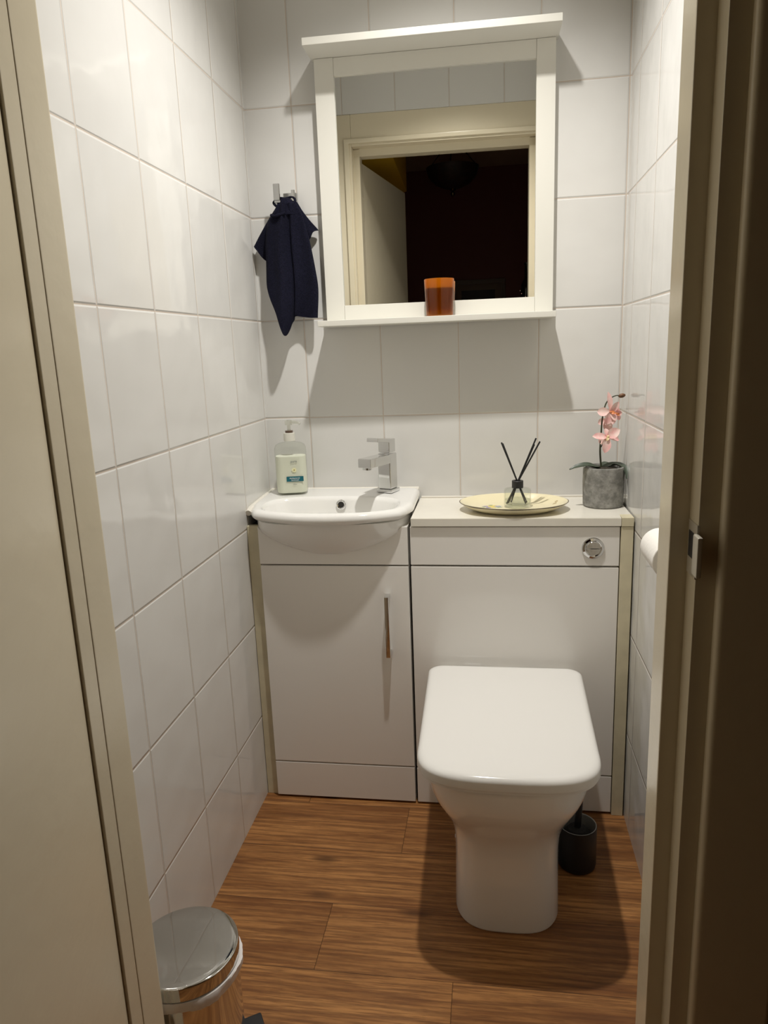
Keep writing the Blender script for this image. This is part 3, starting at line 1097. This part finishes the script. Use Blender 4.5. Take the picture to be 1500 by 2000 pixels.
# ------------------------------------------------------------------ towel hook and towel
HOOKM = plain('hook_chrome', (0.46, 0.46, 0.45), 0.16, metal=1.0)
hk = thing('towel_hook', 'square chrome double robe hook on the back wall, carrying a towel', 'hook', (0.098, 0, 1.535))
bm = BM()
add_box(bm, 0.088, 0.121, -0.010, -0.0004, 1.519, 1.547, 0.001)
obj('wall_plate', bm, HOOKM, hk)
bm = BM()
add_box(bm, 0.0745, 0.0905, -0.052, -0.046, 1.524, 1.562, 0.0012)
add_box(bm, 0.0745, 0.0905, -0.047, -0.004, 1.519, 1.527, 0.001)
obj('prong', bm, HOOKM, hk)
bm = BM()
add_box(bm, 0.1145, 0.1235, -0.034, -0.029, 1.523, 1.549, 0.001)
add_box(bm, 0.1145, 0.1235, -0.030, -0.008, 1.520, 1.527, 0.001)
obj('prong', bm, HOOKM, hk)

F_TOP = [(0.078, 1.514), (0.127, 1.516)]
F_L = [(0.0655, 1.492), (0.051, 1.474), (0.041, 1.425), (0.039, 1.384), (0.037, 1.34)]
F_R = [(0.139, 1.492), (0.148, 1.46), (0.158, 1.419), (0.168, 1.36), (0.1725, 1.31)]
F_BOT = [(0.038, 1.321), (0.048, 1.289), (0.064, 1.252), (0.077, 1.215), (0.085, 1.199), (0.095, 1.215), (0.102, 1.235), (0.107, 1.247), (0.125, 1.245), (0.147, 1.242), (0.166, 1.241)]


def spl(pts, t):
    """sample a smooth 2-d path at t in 0..1"""
    P = smooth_path([Vector((x, 0, z)) for x, z in pts], 10)
    k = t * (len(P) - 1)
    i = min(int(k), len(P) - 2)
    q = P[i].lerp(P[i + 1], k - i)
    return q.x, q.z


def sheet(bm, left, right, bot, yf, NU=48, NV=40, thick=0.007):
    """cloth hanging between two side contours and a bottom contour; front and back skins closed round the edge"""
    g = []
    for v in range(NV + 1):
        tv = v / NV
        row = []
        xl, zl = spl(left, tv)
        xr, zr = spl(right, tv)
        for u in range(NU + 1):
            tu = u / NU
            xb, zb = spl(bot, tu)
            xt, zt = left[0][0] + (right[0][0] - left[0][0]) * tu, left[0][1] + (right[0][1] - left[0][1]) * tu
            # Coons patch
            b0 = (bot[0][0], bot[0][1])
            b1 = (bot[-1][0], bot[-1][1])
            x = (1 - tu) * xl + tu * xr + (1 - tv) * xt + tv * xb - ((1 - tu) * (1 - tv) * left[0][0] + tu * (1 - tv) * right[0][0] + (1 - tu) * tv * b0[0] + tu * tv * b1[0])
            z = (1 - tu) * zl + tu * zr + (1 - tv) * zt + tv * zb - ((1 - tu) * (1 - tv) * left[0][1] + tu * (1 - tv) * right[0][1] + (1 - tu) * tv * b0[1] + tu * tv * b1[1])
            row.append((x, yf(tu, tv), z))
        g.append(row)
    A = [[bm.verts.new(p) for p in r] for r in g]
    B = [[bm.verts.new((p[0], p[1] + thick, p[2])) for p in r] for r in g]
    for v in range(NV):
        for u in range(NU):
            bm.faces.new((A[v][u], A[v][u + 1], A[v + 1][u + 1], A[v + 1][u]))
            bm.faces.new((B[v][u], B[v + 1][u], B[v + 1][u + 1], B[v][u + 1]))
    for v in range(NV):
        bm.faces.new((A[v][0], A[v + 1][0], B[v + 1][0], B[v][0]))
        bm.faces.new((A[v][NU], B[v][NU], B[v + 1][NU], A[v + 1][NU]))
    for u in range(NU):
        bm.faces.new((A[0][u], B[0][u], B[0][u + 1], A[0][u + 1]))
        bm.faces.new((A[NV][u], A[NV][u + 1], B[NV][u + 1], B[NV][u]))


tw = thing('hand_towel', 'dark navy hand towel hanging crumpled from the chrome hook', 'towel', (0.10, -0.04, 1.20))


def yfront(u, v):
    e = min(u, 1 - u)
    fold = 0.013 * math.cos((u - 0.33) * 2 * math.pi * 1.15) * (0.25 + 0.75 * v) + 0.005 * math.sin(u * 19 + v * 2) * (0.6 + 0.4 * v)
    valley = -0.016 * math.exp(-((u - 0.63) / 0.05) ** 2) * v
    return -0.052 - fold - valley + 0.012 * math.exp(-e * 14) - 0.004 * math.sin(v * 7 + u * 3)


def yback(u, v):
    return -0.030 - 0.006 * math.sin(u * 9 + 1) * v - 0.004 * math.sin(v * 5) + 0.004 * math.exp(-min(u, 1 - u) * 12)


bm = BM()
sheet(bm, F_TOP[:1] + F_L + F_BOT[:1], F_TOP[1:] + F_R + F_BOT[-1:], F_BOT, yfront)
sheet(bm, [(0.080, 1.522), (0.058, 1.492), (0.036, 1.462), (0.020, 1.441), (0.008, 1.423)],
      [(0.126, 1.522), (0.140, 1.499), (0.157, 1.476), (0.168, 1.463), (0.175, 1.454)],
      [(0.008, 1.423), (0.016, 1.412), (0.035, 1.388), (0.072, 1.375), (0.120, 1.405), (0.152, 1.430), (0.163, 1.449), (0.175, 1.454)], yback, thick=0.006)
obj('cloth', bm, NAVY, tw, angle=80)
# hem along the bottom and hanging loop
bm = BM()
add_tube(bm, smooth_path([(0.078, -0.048, 1.512), (0.070, -0.036, 1.522), (0.082, -0.030, 1.532), (0.098, -0.032, 1.530), (0.118, -0.032, 1.532), (0.125, -0.038, 1.520), (0.112, -0.050, 1.512)], 5), 0.0032, 8)
add_tube(bm, smooth_path([(0.066, -0.054, 1.490), (0.076, -0.060, 1.486), (0.090, -0.062, 1.4885), (0.104, -0.060, 1.492)], 5), 0.0035, 8)
obj('hanging_loop', bm, NAVY, tw)
bm = BM()
# bunched cloth round the prong
add_loft(bm, [[Vector((0.100 + 0.030 * s_ * math.cos(a), -0.036 + 0.020 * s_ * math.sin(a), z_)) for a in [2 * math.pi * k / 24 for k in range(24)]]
              for z_, s_ in ((1.490, 0.9), (1.505, 0.85), (1.517, 0.72), (1.527, 0.5), (1.531, 0.2))])
obj('gathered_top', bm, NAVY, tw, angle=80)

# ------------------------------------------------------------------ hand soap bottle
SC = (0.0800, -0.0700)
SZ = 0.7960
so = thing('soap_bottle', 'clear pump bottle of milky hand soap with teal label band on the basin', 'soap bottle', (SC[0], SC[1], SZ))
RZ = math.radians(12)


def srot(p):
    c, s = math.cos(RZ), math.sin(RZ)
    return Vector((SC[0] + p[0] * c - p[1] * s, SC[1] + p[0] * s + p[1] * c, p[2]))


def bring(hx, hy, r, z):
    return [srot((x, y, z)) for x, y in rrect(0, 0, hx, hy, r, 6)]


CLEAR = thin_glass('clear_plastic', (0.94, 0.95, 0.93), 0.03, 1.4)
bm = BM()
pr_ = [(0.036, 0.020, 0.016, 0.0), (0.0395, 0.0235, 0.019, 0.002), (0.0410, 0.0245, 0.020, 0.008), (0.0410, 0.0245, 0.020, 0.112), (0.0405, 0.0240, 0.020, 0.120), (0.0375, 0.0215, 0.019, 0.127),
       (0.030, 0.017, 0.016, 0.1315), (0.019, 0.0135, 0.0132, 0.134), (0.0125, 0.0122, 0.0120, 0.1355), (0.0115, 0.0115, 0.0112, 0.139)]
add_loft(bm, [bring(a, b_, r, SZ + z) for a, b_, r, z in pr_])
body = obj('bottle', bm, CLEAR, so)
bm = BM()
pl = [(0.034, 0.018, 0.015, 0.0012), (0.0385, 0.0222, 0.018, 0.003), (0.0398, 0.0235, 0.019, 0.009), (0.0398, 0.0235, 0.019, 0.096), (0.0385, 0.0225, 0.0185, 0.0985)]
add_loft(bm, [bring(a, b_, r, SZ + z) for a, b_, r, z in pl])
obj('liquid_soap', bm, plain('milky_soap', (0.78, 0.79, 0.68), 0.35), so, label='milky soap inside')
bm = BM()
add_lathe(bm, [(0.0125, 0.137), (0.0150, 0.1375), (0.0150, 0.156), (0.0140, 0.158), (0.006, 0.1585)], (0, 0), 28,
          M=Matrix.Translation((SC[0], SC[1], SZ)))
col_ = obj('collar', bm, plain('pearly_plastic', (0.68, 0.67, 0.60), 0.25), so)
bm = BM()
add_lathe(bm, [(0.0096, 0.1585), (0.0100, 0.159), (0.0100, 0.1635), (0.004, 0.164)], (0, 0), 28, M=Matrix.Translation((SC[0], SC[1], SZ)))
obj('pump_ring', bm, plain('brown_ring', (0.10, 0.06, 0.04), 0.4), so, label='dark brown ring under the pump')
bm = BM()
add_lathe(bm, [(0.0045, 0.164), (0.0045, 0.178), (0.0090, 0.1785), (0.0095, 0.188), (0.0080, 0.1905), (0.002, 0.1915)], (0, 0), 24, M=Matrix.Translation((SC[0], SC[1], SZ)))
add_tube(bm, [srot((0.004, 0, SZ + 0.185)), srot((0.024, -0.004, SZ + 0.1835)), srot((0.030, -0.005, SZ + 0.1795))], [0.005, 0.0042, 0.0036], 12)
obj('pump_head', bm, thin_glass('frosted_plastic', (0.93, 0.93, 0.90), 0.2, 1.4, body=(0.9, 0.9, 0.86), bodyfac=0.45), so)
# label band with lettering, on the front face
TEAL = plain('teal_print', (0.004, 0.115, 0.15), 0.4)
YLAB = -0.0245


def lab_quad(bm, x0, x1, z0_, z1_, d=0.0004, tilt=0.0, th=0.0004):
    a = [(x0, z0_ + tilt * x0), (x1, z0_ + tilt * x1), (x1, z1_ + tilt * x1), (x0, z1_ + tilt * x0)]
    add_loft(bm, [[srot((x, YLAB - d + th, SZ + z)) for x, z in a], [srot((x, YLAB - d - th, SZ + z)) for x, z in a]])


bm = BM()
lab_quad(bm, -0.0125, 0.0315, 0.0330, 0.0460)
obj('label_band', bm, TEAL, so, smooth=False, label='teal label band')


def text_part(txt, size, x, z, mat, parent, name, d=0.0012):
    cu = bpy.data.curves.new(name, 'FONT')
    cu.body = txt
    cu.size = size
    cu.align_x = 'CENTER'
    cu.extrude = 0.00015
    to_ = bpy.data.objects.new(name, cu)
    COL.objects.link(to_)
    dg = bpy.context.evaluated_depsgraph_get()
    me = bpy.data.meshes.new_from_object(to_.evaluated_get(dg))
    bpy.data.objects.remove(to_)
    bm = BM()
    bm.from_mesh(me)
    for v in bm.verts:
        v.co = srot((x + v.co.x, YLAB - d - v.co.z, SZ + z + v.co.y))
    return obj(name, bm, mat, parent, smooth=False)


WTXT = plain('white_print', (0.85, 0.87, 0.86), 0.5)
GTXT = plain('grey_print', (0.16, 0.17, 0.16), 0.5)
text_part('Antibacterial', 0.0052, 0.0085, 0.0402, WTXT, so, 'label_lettering')
text_part('handwash', 0.0052, 0.0095, 0.0352, WTXT, so, 'label_lettering')
text_part('pure', 0.0090, 0.0085, 0.0830, GTXT, so, 'label_lettering')
text_part('250ml', 0.0042, 0.0085, 0.0240, GTXT, so, 'label_lettering')
bm = BM()
for k in range(8):
    a = 2 * math.pi * k / 8
    c, s = math.cos(a), math.sin(a)
    ring0, ring1 = [], []
    for j in range(10):
        t = 2 * math.pi * j / 10
        px, pz = 0.0042 + 0.0028 * math.cos(t), 0.0013 * math.sin(t)
        x, z = 0.0085 + px * c - pz * s, 0.0630 + px * s + pz * c
        ring0.append(srot((x, YLAB - 0.0004, SZ + z)))
        ring1.append(srot((x, YLAB - 0.0009 - 0.00002 * k, SZ + z)))
    add_loft(bm, [ring0, ring1])
fl = obj('label_daisy', bm, plain('pale_yellow_print', (0.85, 0.83, 0.52), 0.5), so)
bm = BM()
add_loft(bm, [[srot((0.0085 + 0.0018 * math.cos(2 * math.pi * j / 12), YLAB - d_, SZ + 0.0630 + 0.0018 * math.sin(2 * math.pi * j / 12))) for j in range(12)] for d_ in (0.0005, 0.0014)])
obj('daisy_centre', bm, plain('ochre_print', (0.33, 0.26, 0.06), 0.5), fl)

# ------------------------------------------------------------------ oval dish
DC = (0.654, -0.152)
DZ = 0.7642
DA, DB = 0.1305, 0.0980
m, nt, b = new_mat('cream_china')
N = NT(nt)
geo = N.n('ShaderNodeNewGeometry').outputs['Position']
sep = N.n('ShaderNodeSeparateXYZ')
N.l(geo, sep.inputs[0])
col = None
base = (0.80, 0.73, 0.50)
prev = base
rim = N.math('SQRT', N.math('ADD', N.math('POWER', N.math('DIVIDE', N.math('SUBTRACT', sep.outputs[0], DC[0]), DA), 2.0),
                            N.math('POWER', N.math('DIVIDE', N.math('SUBTRACT', sep.outputs[1], DC[1]), DB), 2.0)))
spots = [(-0.064, 0.012, 0.0085, (0.30, 0.24, 0.40)), (-0.060, 0.000, 0.0060, (0.23, 0.20, 0.33)), (-0.050, 0.016, 0.0100, (0.72, 0.58, 0.10)), (-0.047, 0.003, 0.0065, (0.70, 0.55, 0.10)),
         (-0.037, 0.014, 0.0075, (0.34, 0.36, 0.50)), (-0.034, 0.004, 0.0055, (0.25, 0.34, 0.20)), (-0.072, 0.006, 0.0045, (0.24, 0.33, 0.16)), (-0.055, 0.027, 0.0045, (0.26, 0.34, 0.17)),
         (0.100, 0.020, 0.004, (0.45, 0.35, 0.18)), (0.104, 0.028, 0.003, (0.45, 0.35, 0.18))]
nz = N.noise(geo, 260, 1)
for x, y, r, c in spots:
    dx = N.math('SUBTRACT', sep.outputs[0], DC[0] + x)
    dy = N.math('SUBTRACT', sep.outputs[1], DC[1] + y)
    d = N.math('SQRT', N.math('ADD', N.math('MULTIPLY', dx, dx), N.math('MULTIPLY', dy, dy)))
    d = N.math('ADD', d, N.math('MULTIPLY', N.math('SUBTRACT', nz, 0.5), 0.012))
    msk = N.smooth(d, r * 1.05, r * 1.35, 1.0, 0.0)
    # only on the upper face
    prev = N.mix(N.math('MULTIPLY', msk, 0.9), prev, c)
prev = N.mix(N.smooth(rim, 0.985, 0.992, 0.0, 1.0), prev, (0.10, 0.075, 0.035))
N.l(prev, b.inputs['Base Color'])
b.inputs['Roughness'].default_value = 0.12
CHINA = m
ds = thing('oval_dish', 'cream oval china dish with dark rim and painted flowers on the worktop', 'dish', (DC[0], DC[1], DZ))
bm = BM()


def oval(sa, sb, z, sc_=0.0):
    out = []
    for k in range(96):
        t = 2 * math.pi * k / 96
        s = 1 + sc_ * math.cos(8 * t)
        out.append(Vector((DC[0] + sa * s * math.cos(t), DC[1] + sb * s * math.sin(t), z)))
    return out


add_loft(bm, [oval(0.06, 0.045, DZ + 0.002), oval(0.082, 0.060, DZ + 0.0003), oval(0.098, 0.071, DZ + 0.003), oval(0.115, 0.085, DZ + 0.0100), oval(0.127, 0.095, DZ + 0.0175, 0.004),
              oval(DA, DB, DZ + 0.0205, 0.006), oval(DA, DB, DZ + 0.0218, 0.006), oval(DA - 0.002, DB - 0.002, DZ + 0.0222, 0.006), oval(0.122, 0.0905, DZ + 0.0190, 0.004),
              oval(0.110, 0.080, DZ + 0.0130), oval(0.094, 0.067, DZ + 0.0065), oval(0.075, 0.054, DZ + 0.0050), oval(0.03, 0.02, DZ + 0.0050)])
obj('dish_body', bm, CHINA, ds, angle=60)

# ------------------------------------------------------------------ reed diffuser
RD = (0.664, -0.142)
RZ0 = DZ + 0.0056
rd = thing('reed_diffuser', 'clear glass reed diffuser with black collar and black reeds on the dish', 'diffuser', (RD[0], RD[1], RZ0))
bm = BM()
add_lathe(bm, [(0.028, 0.0), (0.0318, 0.002), (0.0325, 0.006), (0.0325, 0.040), (0.0310, 0.0440), (0.020, 0.0462), (0.0135, 0.0468), (0.0125, 0.0468), (0.019, 0.0450), (0.0295, 0.0425),
               (0.0308, 0.0395), (0.0308, 0.0085), (0.027, 0.006), (0.01, 0.006)], (0, 0), 48, M=Matrix.Translation((RD[0], RD[1], RZ0)))
obj('glass_bottle', bm, thin_glass('clear_glass', (0.955, 0.965, 0.955), 0.01, 1.5), rd)
bm = BM()
add_lathe(bm, [(0.012, 0.0468), (0.0138, 0.047), (0.0138, 0.0635), (0.0130, 0.0645), (0.0080, 0.0645), (0.0075, 0.060)], (0, 0), 36, M=Matrix.Translation((RD[0], RD[1], RZ0)))
obj('collar', bm, BLACK, rd)
bm = BM()
add_lathe(bm, [(0.026, 0.0066), (0.0302, 0.009), (0.0302, 0.018), (0.01, 0.018)], (0, 0), 36, M=Matrix.Translation((RD[0], RD[1], RZ0)))
obj('fragrance_oil', bm, thin_glass('clear_oil', (0.95, 0.96, 0.92), 0.01, 1.2), rd)
REED = plain('black_reed', (0.010, 0.010, 0.011), 0.6)
piv = Vector((RD[0], RD[1], RZ0 + 0.060))
reed0 = None
for top, bot in (((-0.0385, -0.004, 0.098), (0.0225, 0.004, -0.051)), ((-0.0355, 0.010, 0.094), (0.0195, -0.010, -0.051)), ((0.0435, 0.004, 0.106), (-0.0225, -0.002, -0.051)),
                 ((0.0520, -0.006, 0.099), (-0.0150, 0.010, -0.051)), ((0.040, 0.012, 0.090), (-0.0260, -0.008, -0.051))):
    bm = BM()
    add_tube(bm, [piv + Vector(bot), piv + Vector(bot) * 0.02, piv + Vector(top)], 0.0020, 10)
    obj('reed', bm, REED, rd)

# ------------------------------------------------------------------ potted orchid
OC = (0.8705, -0.110)
OZ = 0.7642
po = thing('potted_orchid', 'pink artificial orchid in a round grey concrete pot in the corner', 'plant', (OC[0], OC[1], OZ))
m, nt, b = new_mat('grey_concrete')
N = NT(nt)
geo = N.n('ShaderNodeNewGeometry').outputs['Position']
f1 = N.noise(geo, 45, 5, 0.65)
f2 = N.noise(geo, 140, 3)
c = N.mix(N.smooth(f1, 0.32, 0.68), (0.17, 0.168, 0.155), (0.34, 0.335, 0.315))
c = N.mix(N.math('MULTIPLY', N.smooth(f2, 0.55, 0.75), 0.35), c, (0.09, 0.088, 0.08))
N.l(c, b.inputs['Base Color'])
b.inputs['Roughness'].default_value = 0.85
N.l(N.bump(N.math('MULTIPLY', f2, 0.0008)), b.inputs['Normal'])
CONC = m
bm = BM()
add_lathe(bm, [(0.043, 0.0), (0.0465, 0.002), (0.0475, 0.006), (0.0490, 0.060), (0.0488, 0.094), (0.0470, 0.0970), (0.0440, 0.0970), (0.0425, 0.094), (0.0420, 0.082), (0.01, 0.082)], (0, 0), 56,
          M=Matrix.Translation((OC[0], OC[1], OZ)))
obj('pot', bm, CONC, po)
bm = BM()
add_lathe(bm, [(0.0425, 0.078), (0.0425, 0.086), (0.03, 0.093), (0.01, 0.0955)], (0, 0), 32, M=Matrix.Translation((OC[0], OC[1], OZ)))
obj('soil', bm, plain('dark_moss', (0.045, 0.035, 0.022), 0.95, noise=0.008, nscale=180, var=0.5), po)
STEM = plain('brown_green_stem', (0.055, 0.062, 0.030), 0.5, var=0.5, nscale=60)
LEAF = plain('grey_green_leaf', (0.060, 0.080, 0.055), 0.4)


def sy(pts, y0, dy=0.0):
    return [(x, y0 + dy * i, z) for i, (x, z) in enumerate(pts)]


bm = BM()
spine = smooth_path([(0.8645, -0.112, 0.852), (0.8605, -0.112, 0.898), (0.8615, -0.112, 0.935), (0.864, -0.110, 0.978), (0.871, -0.106, 1.009), (0.882, -0.104, 1.023), (0.895, -0.102, 1.029), (0.905, -0.100, 1.028)], 6)
add_tube(bm, spine, [0.0024 - 0.0013 * i / (len(spine) - 1) for i in range(len(spine))], 10)
add_tube(bm, smooth_path([(0.8605, -0.112, 0.905), (0.867, -0.114, 0.917), (0.8745, -0.120, 0.930)], 5), 0.0011, 8)
add_tube(bm, smooth_path([(0.8645, -0.110, 0.982), (0.872, -0.114, 0.988), (0.879, -0.120, 0.993)], 5), 0.0011, 8)
obj('stem', bm, STEM, po)


def leaf_bm(path, widths, nrm):
    bm = BM()
    P = smooth_path(path, 6)
    n_ = len(P)
    rows = []
    for i, p in enumerate(P):
        t = i / (n_ - 1)
        k = t * (len(widths) - 1)
        j = min(int(k), len(widths) - 2)
        wd = widths[j] + (widths[j + 1] - widths[j]) * (k - j)
        d = (P[min(i + 1, n_ - 1)] - P[max(i - 1, 0)]).normalized()
        s = d.cross(Vector(nrm)).normalized()
        nn = s.cross(d).normalized()
        row = [p + s * wd * 1.0 + nn * 0.0006, p + s * wd * 0.5 - nn * wd * 0.25, p - nn * wd * 0.35, p - s * wd * 0.5 - nn * wd * 0.25, p - s * wd + nn * 0.0006,
               p - s * wd * 0.5 - nn * (wd * 0.25 + 0.0012), p - nn * (wd * 0.35 + 0.0014), p + s * wd * 0.5 - nn * (wd * 0.25 + 0.0012)]
        rows.append(row)
    add_loft(bm, rows)
    return bm


obj('leaf', leaf_bm([(0.862, -0.112, 0.8585), (0.846, -0.125, 0.866), (0.826, -0.130, 0.870), (0.804, -0.132, 0.866), (0.787, -0.132, 0.858)], [0.006, 0.010, 0.010, 0.008, 0.001], (0, -0.3, 1)), LEAF, po)
obj('leaf', leaf_bm([(0.868, -0.110, 0.858), (0.888, -0.105, 0.866), (0.904, -0.115, 0.868), (0.9165, -0.130, 0.860), (0.9195, -0.142, 0.835)], [0.005, 0.009, 0.010, 0.008, 0.001], (0.2, -0.3, 1)), LEAF, po)
obj('leaf', leaf_bm([(0.868, -0.105, 0.858), (0.876, -0.090, 0.866), (0.888, -0.076, 0.864), (0.898, -0.066, 0.856)], [0.004, 0.008, 0.007, 0.001], (0, -0.2, 1)), LEAF, po)

m, nt, b = new_mat('pink_petal')
N = NT(nt)
geo = N.n('ShaderNodeNewGeometry').outputs['Position']
f = N.noise(geo, 55, 3)
N.l(N.mix(N.smooth(f, 0.3, 0.72), (0.82, 0.44, 0.43), (0.86, 0.68, 0.63)), b.inputs['Base Color'])
b.inputs['Roughness'].default_value = 0.6
b.inputs['Subsurface Weight'].default_value = 0.15
b.inputs['Subsurface Radius'].default_value = (0.006, 0.002, 0.002)
PETAL = m
LIP = plain('orange_lip', (0.80, 0.28, 0.10), 0.5, var=0.4, nscale=180)
YEL = plain('cream_throat', (0.80, 0.66, 0.38), 0.5)


def petal(bm, c, d, nrm, ln, wd, cup=0.25):
    """oval petal from centre c along d, normal nrm"""
    d = Vector(d).normalized()
    nrm = Vector(nrm)
    nrm = (nrm - d * nrm.dot(d)).normalized()
    s = d.cross(nrm)
    rows = []
    for i in range(11):
        t = i / 10
        ww = wd * (math.sin(math.pi * min(1, t * 0.93 + 0.05)) ** 0.75) * (0.65 + 0.35 * t)
        if i == 10:
            ww = wd * 0.06
        p = Vector(c) + d * ln * t + nrm * (cup * ln * (t - t * t * 1.4) * 0.5)
        row = []
        for q in (-1, -0.5, 0, 0.5, 1):
            row.append(p + s * ww * q + nrm * (ww * 0.30 * q * q))
        back = [p + s * ww * q * 0.96 + nrm * (ww * 0.30 * q * q - 0.0007) for q in (0.9, 0.45, 0, -0.45, -0.9)]
        rows.append(row + back)
    add_loft(bm, rows)


def flower(c, face, spec, lip_dir):
    bm = BM()
    for d, ln, wd in spec:
        petal(bm, c, d, face, ln, wd)
    f_ = obj('flower', bm, PETAL, po, angle=70)
    bm = BM()
    petal(bm, Vector(c) + Vector(face).normalized() * 0.002, lip_dir, face, 0.011, 0.0050, 0.8)
    bmesh.ops.create_icosphere(bm, subdivisions=2, radius=0.0032, matrix=Matrix.Translation(Vector(c) + Vector(face).normalized() * 0.003))
    obj('lip', bm, LIP if lip_dir[0] > 0 else YEL, f_)


flower((0.8755, -0.122, 0.933), (0.25, -0.75, 0.45), [((-1, -0.25, 0.12), 0.037, 0.0105), ((0.55, -0.3, 0.42), 0.034, 0.0150), ((-0.18, -0.25, -1), 0.038, 0.0130), ((-0.75, 0.4, -0.6), 0.026, 0.011),
                                                      ((0.9, 0.2, -0.25), 0.030, 0.0080), ((-0.2, 0.3, 0.9), 0.022, 0.008)], (-0.3, -0.6, -0.7))
flower((0.8800, -0.122, 0.992), (0.35, -0.8, 0.1), [((-0.95, 0.15, 0.05), 0.030, 0.0125), ((-0.12, -0.05, 1), 0.048, 0.0085), ((0.62, -0.1, 0.8), 0.030, 0.010), ((-0.3, -0.2, -0.95), 0.030, 0.0135),
                                                    ((0.5, -0.2, -0.75), 0.024, 0.009)], (0.9, -0.5, -0.2))
flower((0.8760, -0.100, 0.972), (-0.1, -0.9, 0.1), [((0.10, -0.35, -0.95), 0.030, 0.0130), ((-0.7, 0.1, -0.3), 0.022, 0.010), ((0.8, 0.1, -0.2), 0.022, 0.010), ((0.2, 0.1, 0.9), 0.020, 0.009)], (-0.2, -0.9, -0.4))
flower((0.8930, -0.112, 0.987), (0.5, -0.8, 0.0), [((0.5, -0.1, -0.7), 0.018, 0.0085), ((-0.2, 0, -0.9), 0.020, 0.008), ((0.4, 0, 0.9), 0.016, 0.008), ((0.9, 0.1, 0.1), 0.016, 0.008)], (0.6, -0.7, -0.2))
bm = BM()
bmesh.ops.create_uvsphere(bm, u_segments=16, v_segments=10, radius=1.0, matrix=Matrix.Translation((0.9085, -0.101, 1.0285)) @ Matrix.Rotation(math.radians(80), 4, 'Y') @ Matrix.Diagonal((0.0052, 0.0052, 0.0085, 1)))
obj('bud', bm, plain('brown_bud', (0.17, 0.075, 0.03), 0.5, var=0.5, nscale=120), po)
